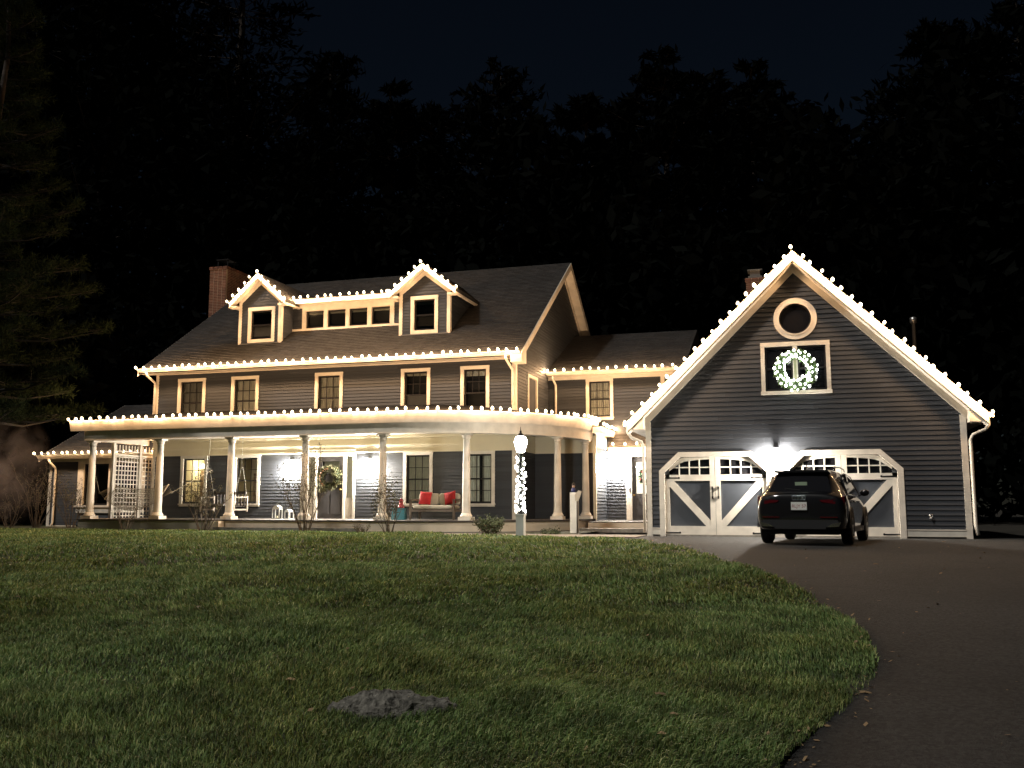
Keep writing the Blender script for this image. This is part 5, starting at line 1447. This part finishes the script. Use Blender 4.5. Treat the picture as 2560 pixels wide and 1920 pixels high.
for x, y, lb in [(-9.27,9.5,'pale fallen leaf near the left edge of the lawn'),(-3.53,6.15,'pale fallen leaf on the lawn left of the boulder'),(-0.93,6.32,'brown fallen leaf on the lawn right of the boulder'),
                 (0.36,6.98,'curled fallen leaf on the driveway edge'),(-0.78,5.35,'tiny fallen leaf at the bottom right of the lawn'),(-0.78,5.86,'small fallen leaf on the lawn below the brown one'),
                 (1.05,15.65,'fallen leaf lying in the middle of the driveway'),(2.62,20.21,'dark fallen leaf on the driveway right of the car'),(-6.91,15.92,'fallen leaf far out on the middle of the lawn')]:
    fallen_leaf(x, y, lb, 0.028 if 'tiny' in lb or 'small' in lb else 0.042)

# scraps of leaf and twig caught along the drive's edge and in the grass
_rl = np.random.RandomState(21); n = 520
yy = np.concatenate([_rl.uniform(4.5, 22, n//2), _rl.uniform(5, 21, n - n//2)])
xx_ = np.concatenate([edge_x(yy[:n//2]) + _rl.normal(0.03, 0.12, n//2), _rl.uniform(-12, 4.5, n - n//2)])
inl = xx_ < edge_x(yy)
zz = gz(xx_, yy) + np.where(inl, lumps(xx_, yy) + 0.055, 0.016)
th = _rl.rand(n)*6.28; s_ = 0.010 + 0.022*_rl.rand(n)**2
C = np.stack([xx_, yy, zz], 1); A = np.stack([np.cos(th)*s_, np.sin(th)*s_, _rl.normal(0,.3,n)*s_], 1); B = np.stack([-np.sin(th)*s_, np.cos(th)*s_, _rl.normal(0,.3,n)*s_], 1)
LITTER = (C, A, B)

# ------------------------------------------------------------------ trees
M_BARK = mat('pine_bark', (0.045, 0.032, 0.024), 0.95, var=0.4, vscale=6, bump=0.6, bscale=12)
M_NEED = mat('pine_needles', (0.015, 0.021, 0.009), 0.9, island=0.6, spec=0.02)
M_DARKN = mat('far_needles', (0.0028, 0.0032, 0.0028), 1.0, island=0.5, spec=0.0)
def quads(name, C, A, B, parent, material, kind=None):
    """many leaf quads at once: centre C, half axes A and B (n x 3 arrays)"""
    n = len(C)
    v = np.stack([C-A, C+B*0.6, C+A, C-B*0.6], 1).reshape(-1, 3)
    ctr = (v.min(0)+v.max(0))/2
    me = bpy.data.meshes.new(name)
    me.vertices.add(4*n); me.vertices.foreach_set('co', (v-ctr).ravel())
    me.loops.add(4*n); me.loops.foreach_set('vertex_index', np.arange(4*n))
    me.polygons.add(n); me.polygons.foreach_set('loop_start', np.arange(n)*4); me.polygons.foreach_set('loop_total', np.full(n, 4))
    me.materials.append(material); me.update(); me.validate()
    return place(name, me, parent, ctr.tolist(), kind)
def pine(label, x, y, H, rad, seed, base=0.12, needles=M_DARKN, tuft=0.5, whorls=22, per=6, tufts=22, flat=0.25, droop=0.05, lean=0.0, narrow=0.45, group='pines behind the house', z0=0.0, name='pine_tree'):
    r_ = np.random.RandomState(seed)
    t_ = thing(name, label, 'tree', (x, y, z0), group=group)
    m = MB(); pts = []; k = 9
    for i in range(k+1):
        s = i/k; pts.append((x + lean*s*s*H + 0.25*math.sin(s*5+seed), y + 0.2*math.sin(s*4+seed*2), z0 - 0.3 + H*s))
    m.tube(pts, [0.018*H*(1-0.93*i/k)+0.02 for i in range(k+1)], 8, False)
    trunk = m.build('trunk', M_BARK, t_, smooth=True)
    br = MB(); C = []; A = []; B = []
    for wv in range(whorls):
        s = base + (1-base)*(wv + r_.rand()*0.8)/whorls
        s = min(s, 0.985)
        zc = H*s; cx = x + lean*s*s*H; prof = ((1-s)/(1-base))**0.5*(0.55+0.7*r_.rand()) + 0.08
        if s < base+0.15: prof *= 0.55 + 3*(s-base)
        nb = max(3, int(per*(0.6+0.6*r_.rand())))
        for b in range(nb):
            a = 2*math.pi*(b + r_.rand()*0.9)/nb; L = rad*prof*(0.6+0.6*r_.rand())
            d = np.array([math.cos(a), math.sin(a), 0.0])
            p0 = np.array([cx, y, z0+zc]); up = 0.18 - droop*4*(1-s)
            mid_ = p0 + d*L*0.55 + np.array([0,0,L*up*0.3]); tip = p0 + d*L + np.array([0,0,L*(up+0.12)])
            br.tube([p0, mid_, tip], [0.012*H*(1-s)*0.30+0.018, 0.03, 0.008], 4, False)
            nt = max(6, int(tufts*min(1.3, L/rad*1.6)))
            u = 0.25 + 0.78*r_.rand(nt)**0.7
            c = p0 + np.outer(u, (tip-p0)) + r_.normal(0, 1, (nt,3))*np.array([0.10*L+.06, 0.10*L+.06, (0.05*L+.08)*(0.4+flat)])
            ax = d*0.7 + r_.normal(0, 0.75, (nt,3)) + np.array([0,0,0.35]); ax /= np.linalg.norm(ax, axis=1)[:,None]
            bx_ = np.cross(ax, r_.normal(0,1,(nt,3))); bx_ /= np.linalg.norm(bx_, axis=1)[:,None]
            sz = tuft*(0.45+0.75*r_.rand(nt))[:,None]
            C.append(c); A.append(ax*sz); B.append(bx_*sz*narrow)
    br.build('limbs', M_BARK, t_, kind='stuff')
    quads('crown', np.concatenate(C), np.concatenate(A), np.concatenate(B), t_, needles)
lt_ = quads('leaf_litter', *LITTER, None, M_LEAF, 'stuff'); lt_['label'] = 'scraps of dead leaf along the lawn and drive edge'
TREES = [(-36.3,54,42,9.5,'towering black pine left of the sky gap'),(-45.5,52,46,11,'towering black pine behind the far left'),(-56,52,48,11,'towering black pine at the top left corner'),(-30.2,56,32,6.0,'slimmer black pine at the left edge of the sky gap'),
         (-25.6,56,29.2,4.0,'first small pine top right of the towering left pines'),(-22.8,57,28.0,3.8,'second small pine top with a flat crown in the sky gap'),(-18.1,56,29.2,6.0,'broad pine above the right dormer'),
         (-12.6,56,26.6,4.0,'short ragged pine right of the broad one'),(-10.0,57,26.0,4.2,'low pine in the dip left of the tallest middle group'),(-7.4,56,28.8,5.0,'tallest pine of the middle group'),(-4.4,57,27.8,4.6,'second pine of the middle group'),
         (-1.8,56,27.4,4.4,'rightmost pine of the middle group'),(0.3,58,24.5,4.5,'lower pine behind the garage peak'),(2.6,56,22.6,3.4,'small pine in the gap right of the garage peak'),(5.6,57,23.0,4.0,'low pine at the foot of the right hand pines'),
         (8.4,56,28.2,5.6,'tall pine right of the sky gap'),(12.6,55,30.0,6.0,'tallest pine at the right edge')]
for i, (x, y, H, rad, lb) in enumerate(TREES):
    pine(lb, x, y, H, rad, 40+i, base=0.22, tuft=0.45, whorls=24, per=8, tufts=80, lean=0.004*((i*7)%5-2))
def near_pine(label, x, y, H, seed):
    """white pine: each bough carries rounded clumps of long needles"""
    r_ = np.random.RandomState(seed)
    t_ = thing('pine_tree', label, 'tree', (x, y, 0.0), group='near pines')
    m = MB(); m.tube([(x+0.12*math.sin(i), y+0.1*math.sin(i*1.7), -0.3+H*i/9) for i in range(10)], [0.26*(1-0.1*i)+0.02 for i in range(10)], 9, False)
    m.build('trunk', M_BARK, t_, smooth=True)
    br = MB(); C = []; A = []; B = []
    zc = 3.2
    while zc < H-0.6:
        s = zc/H; nb = r_.randint(4, 6); a0 = r_.rand()*6.28
        for b in range(nb):
            a = a0 + 2*math.pi*(b+0.6*r_.rand())/nb; L = (3.5*(1-s)**0.7)*(0.75+0.45*r_.rand()) + 0.3
            d = np.array([math.cos(a), math.sin(a), 0.0]); lat = np.array([-d[1], d[0], 0])
            p0 = np.array([x, y, zc+0.3*r_.rand()]); tip = p0 + d*L + np.array([0,0,L*(0.05+0.25*s)])
            mid_ = (p0+tip)/2 - np.array([0,0,0.06*L])
            br.tube([p0, mid_, tip], [0.05*(1-s)+0.02, 0.028, 0.008], 5, False)
            nc = int(5 + 4.5*L)
            for c_ in range(nc):
                u = 0.28 + 0.74*(c_+r_.rand())/nc
                ctr = p0*(1-u)**1 + tip*u + lat*r_.normal(0, 0.20*L*(1.1-u)+0.08) + np.array([0,0,r_.normal(0.08,0.07)])
                br.tube([p0*(1-u+0.1)+tip*(u-0.1), ctr], [0.012, 0.006], 4, False)
                k = 90; dv = r_.normal(0,1,(k,3)) + np.array([0,0,0.5]) + d*0.5; dv /= np.linalg.norm(dv,axis=1)[:,None]
                ln = (0.09+0.06*r_.rand(k))[:,None]
                off = r_.normal(0,0.07,(k,3))
                bx_ = np.cross(dv, r_.normal(0,1,(k,3))); bx_ /= np.linalg.norm(bx_,axis=1)[:,None]
                C.append(ctr + off + dv*ln); A.append(dv*ln); B.append(bx_*0.012)
        zc += 0.62 + 0.35*r_.rand()
    br.build('limbs', mat('dark_bark', (0.010, 0.008, 0.006), 0.95), t_, kind='stuff')
    quads('crown', np.concatenate(C), np.concatenate(A), np.concatenate(B), t_, M_NEED)
near_pine('near pine with dimly lit boughs at the left edge', -23.4, 22.0, 17.0, 7)
# the dark wood behind: one mass
_rt = np.random.RandomState(11); n = 110000
C = np.stack([_rt.uniform(-75, 45, n), _rt.uniform(44, 66, n), 0*_rt.rand(n)], 1)
top = 17.5 + 2.5*np.sin(C[:,0]*0.35) + 2.0*np.sin(C[:,0]*0.9+1) + np.clip((-C[:,0]-30)*1.6, 0, 26) + np.clip((C[:,0]-4)*0.5, 0, 5)
C[:,2] = top*_rt.rand(n)**0.8
A = _rt.normal(0,1,(n,3)); A /= np.linalg.norm(A,axis=1)[:,None]; B = np.cross(A, _rt.normal(0,1,(n,3))); B /= np.linalg.norm(B,axis=1)[:,None]
sz = (0.25+0.4*_rt.rand(n))[:,None]
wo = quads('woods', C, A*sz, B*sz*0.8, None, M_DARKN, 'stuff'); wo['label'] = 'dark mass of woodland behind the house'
n = 24000
C = np.concatenate([np.stack([_rt.uniform(-60,-30,n), _rt.uniform(26,46,n), 11*_rt.rand(n)],1), np.stack([_rt.uniform(9,30,n//2), _rt.uniform(27,46,n//2), 9*_rt.rand(n//2)],1)])
n = len(C); A = _rt.normal(0,1,(n,3)); A /= np.linalg.norm(A,axis=1)[:,None]; B = np.cross(A, _rt.normal(0,1,(n,3))); B /= np.linalg.norm(B,axis=1)[:,None]
sz = (0.2+0.35*_rt.rand(n))[:,None]
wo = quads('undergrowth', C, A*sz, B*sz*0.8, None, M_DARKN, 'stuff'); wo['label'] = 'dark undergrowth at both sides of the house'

# ------------------------------------------------------------------ grass
def grass_mat():
    m = bpy.data.materials.new('grass_blades'); m.use_nodes = True; nt = m.node_tree; n = nt.nodes; l = nt.links
    b = n['Principled BSDF']; b.inputs['Roughness'].default_value = 0.6; b.inputs['Specular IOR Level'].default_value = 0.3
    g = n.new('ShaderNodeNewGeometry'); cr = n.new('ShaderNodeValToRGB')
    e = cr.color_ramp; e.elements[0].color = (0.055,0.105,0.028,1); e.elements[1].color = (0.34,0.35,0.15,1)
    a = e.elements.new(0.5); a.color = (0.11,0.18,0.05,1); a = e.elements.new(0.85); a.color = (0.19,0.26,0.08,1)
    l.new(g.outputs['Random Per Island'], cr.inputs[0])
    nz = n.new('ShaderNodeTexNoise'); nz.inputs['Scale'].default_value = 0.55; nz.inputs['Detail'].default_value = 3
    l.new(g.outputs['Position'], nz.inputs['Vector'])
    mx = n.new('ShaderNodeMix'); mx.data_type = 'RGBA'; mx.blend_type = 'MULTIPLY'
    rp = n.new('ShaderNodeMapRange'); rp.inputs[1].default_value = .42; rp.inputs[2].default_value = .62
    l.new(nz.outputs[0], rp.inputs[0]); l.new(rp.outputs[0], mx.inputs[0])
    l.new(cr.outputs[0], mx.inputs[6]); mx.inputs[7].default_value = (1.0,0.86,0.72,1)
    l.new(mx.outputs[2], b.inputs['Base Color'])
    n2 = n.new('ShaderNodeTexNoise'); n2.inputs['Scale'].default_value = 2.6; n2.inputs['Detail'].default_value = 4; l.new(g.outputs['Position'], n2.inputs['Vector'])
    r2 = n.new('ShaderNodeMapRange'); r2.inputs[1].default_value = .35; r2.inputs[2].default_value = .65; r2.inputs[3].default_value = .75; r2.inputs[4].default_value = 1.65; l.new(n2.outputs[0], r2.inputs[0])
    hs = n.new('ShaderNodeHueSaturation'); l.new(mx.outputs[2], hs.inputs['Color']); l.new(r2.outputs[0], hs.inputs['Value']); hs.inputs['Saturation'].default_value = 0.95
    l.new(hs.outputs[0], b.inputs['Base Color'])
    tr = n.new('ShaderNodeBsdfTranslucent'); l.new(hs.outputs[0], tr.inputs[0])
    ms = n.new('ShaderNodeMixShader'); ms.inputs[0].default_value = 0.25
    l.new(b.outputs[0], ms.inputs[1]); l.new(tr.outputs[0], ms.inputs[2]); l.new(ms.outputs[0], n['Material Output'].inputs[0])
    return m
def grass(bands, seed=4):
    r_ = np.random.RandomState(seed); P = []; LN = []; WD = []
    yaw = R(17.0); fw = np.array([-math.sin(yaw), math.cos(yaw)]); rt = np.array([math.cos(yaw), math.sin(yaw)])
    for d0, d1, dens, ln, wd in bands:
        hw = 0.60*d1 + 2.0; n = int((d1-d0)*2*hw*dens)
        d = r_.uniform(d0, d1, n); s = r_.uniform(-hw, hw, n)
        ok = np.abs(s) < 0.60*d + 2.0; d, s = d[ok], s[ok]
        x = fw[0]*d + rt[0]*s; y = fw[1]*d + rt[1]*s
        ok = (x < lawn_right(y) - 0.02 + 0.05*r_.rand(len(x))) & (y < 25.0) & (y > 1.0)
        ok &= ~((x > -9.6) & (y > 23.3)) & ~(((x-rx)/0.42)**2 + ((y-ry+0.03)/0.20)**2 < 0.66)
        x, y = x[ok], y[ok]
        P.append(np.stack([x, y, gz(x,y) + lumps(x,y)*np.clip((23.5-y)/4,0,1) + 0.015], 1)); LN.append(np.full(len(x), ln)); WD.append(np.full(len(x), wd))
    P = np.concatenate(P); LN = np.concatenate(LN); WD = np.concatenate(WD); n = len(P)
    patch = 0.72 + 0.5*np.clip(0.5 + 0.5*np.sin(1.7*P[:,0]+0.8*np.sin(1.3*P[:,1]))*np.sin(2.1*P[:,1]+np.sin(0.9*P[:,0])), 0, 1)
    L = LN*patch*(0.55+0.8*r_.rand(n)); th = r_.rand(n)*2*np.pi
    comb = np.stack([np.sin(0.9*P[:,0]+0.5*P[:,1]), np.cos(0.7*P[:,1]-0.4*P[:,0])], 1)*0.35
    lean = np.stack([np.cos(th), np.sin(th)],1)*(0.25+0.65*r_.rand(n))[:,None] + comb
    side = np.stack([-np.sin(th+r_.rand(n)), np.cos(th+r_.rand(n)), 0*th],1)*(WD*(0.7+0.6*r_.rand(n)))[:,None]*0.5
    mid = P + np.concatenate([lean*0.35*L[:,None], (0.58*L)[:,None]],1)
    tip = P + np.concatenate([lean*L[:,None], (L*(0.95-0.25*np.linalg.norm(lean,axis=1)))[:,None]],1)
    v = np.stack([P-side, P+side, mid+side*0.75, mid-side*0.75, tip], 1).reshape(-1,3)
    me = bpy.data.meshes.new('grass'); me.vertices.add(5*n); me.vertices.foreach_set('co', v.ravel())
    base = np.arange(n)[:,None]*5
    li = np.concatenate([base+np.array([0,1,2,3]), base+np.array([3,2,4])],1).ravel()
    me.loops.add(7*n); me.loops.foreach_set('vertex_index', li)
    ls = (np.arange(n)[:,None]*7 + np.array([0,4])).ravel(); lt = np.tile([4,3], n)
    me.polygons.add(2*n); me.polygons.foreach_set('loop_start', ls); me.polygons.foreach_set('loop_total', lt)
    me.materials.append(grass_mat()); me.update()
    o = bpy.data.objects.new('grass', me); COL.objects.link(o); o['kind'] = 'stuff'; o['label'] = 'mown green grass of the front lawn'
    return n
NG = grass([(4.4,7.0,6000,0.058,0.0060),(7.0,10.5,3200,0.060,0.0085),(10.5,16.0,1150,0.07,0.014),(16.0,31.0,330,0.075,0.026)])
print('blades', NG)

# ------------------------------------------------------------------ drifting smoke at the left edge
def smoke():
    m = bpy.data.materials.new('smoke'); m.use_nodes = True; nt = m.node_tree; n = nt.nodes; l = nt.links
    n.remove(n['Principled BSDF'])
    pv = n.new('ShaderNodeVolumePrincipled'); pv.inputs['Color'].default_value = (0.75, 0.62, 0.55, 1)
    tc = n.new('ShaderNodeTexCoord'); nz = n.new('ShaderNodeTexNoise'); nz.inputs['Scale'].default_value = 1.1; nz.inputs['Detail'].default_value = 4; nz.inputs['Distortion'].default_value = 0.5
    l.new(tc.outputs['Object'], nz.inputs['Vector'])
    gr = n.new('ShaderNodeTexGradient'); gr.gradient_type = 'SPHERICAL'
    mp = n.new('ShaderNodeMapping'); mp.inputs['Scale'].default_value = (0.72, 0.72, 0.50); l.new(tc.outputs['Object'], mp.inputs['Vector']); l.new(mp.outputs[0], gr.inputs[0])
    sub = n.new('ShaderNodeMapRange'); sub.inputs[1].default_value = .40; sub.inputs[2].default_value = .75; l.new(nz.outputs[0], sub.inputs[0])
    mu = n.new('ShaderNodeMath'); mu.operation = 'MULTIPLY'; l.new(sub.outputs[0], mu.inputs[0]); l.new(gr.outputs[0], mu.inputs[1])
    m2 = n.new('ShaderNodeMath'); m2.operation = 'MULTIPLY'; m2.inputs[1].default_value = 0.45; l.new(mu.outputs[0], m2.inputs[0])
    l.new(m2.outputs[0], pv.inputs['Density']); l.new(pv.outputs[0], n['Material Output'].inputs['Volume'])
    b = MB(); b.ball((-25.6, 25.6, 2.05), 1.5, 1.5, 2.0, 16, 10)
    o = b.build('smoke', m, None, kind='stuff'); o['label'] = 'faint brownish smoke drifting at the left edge'
smoke()
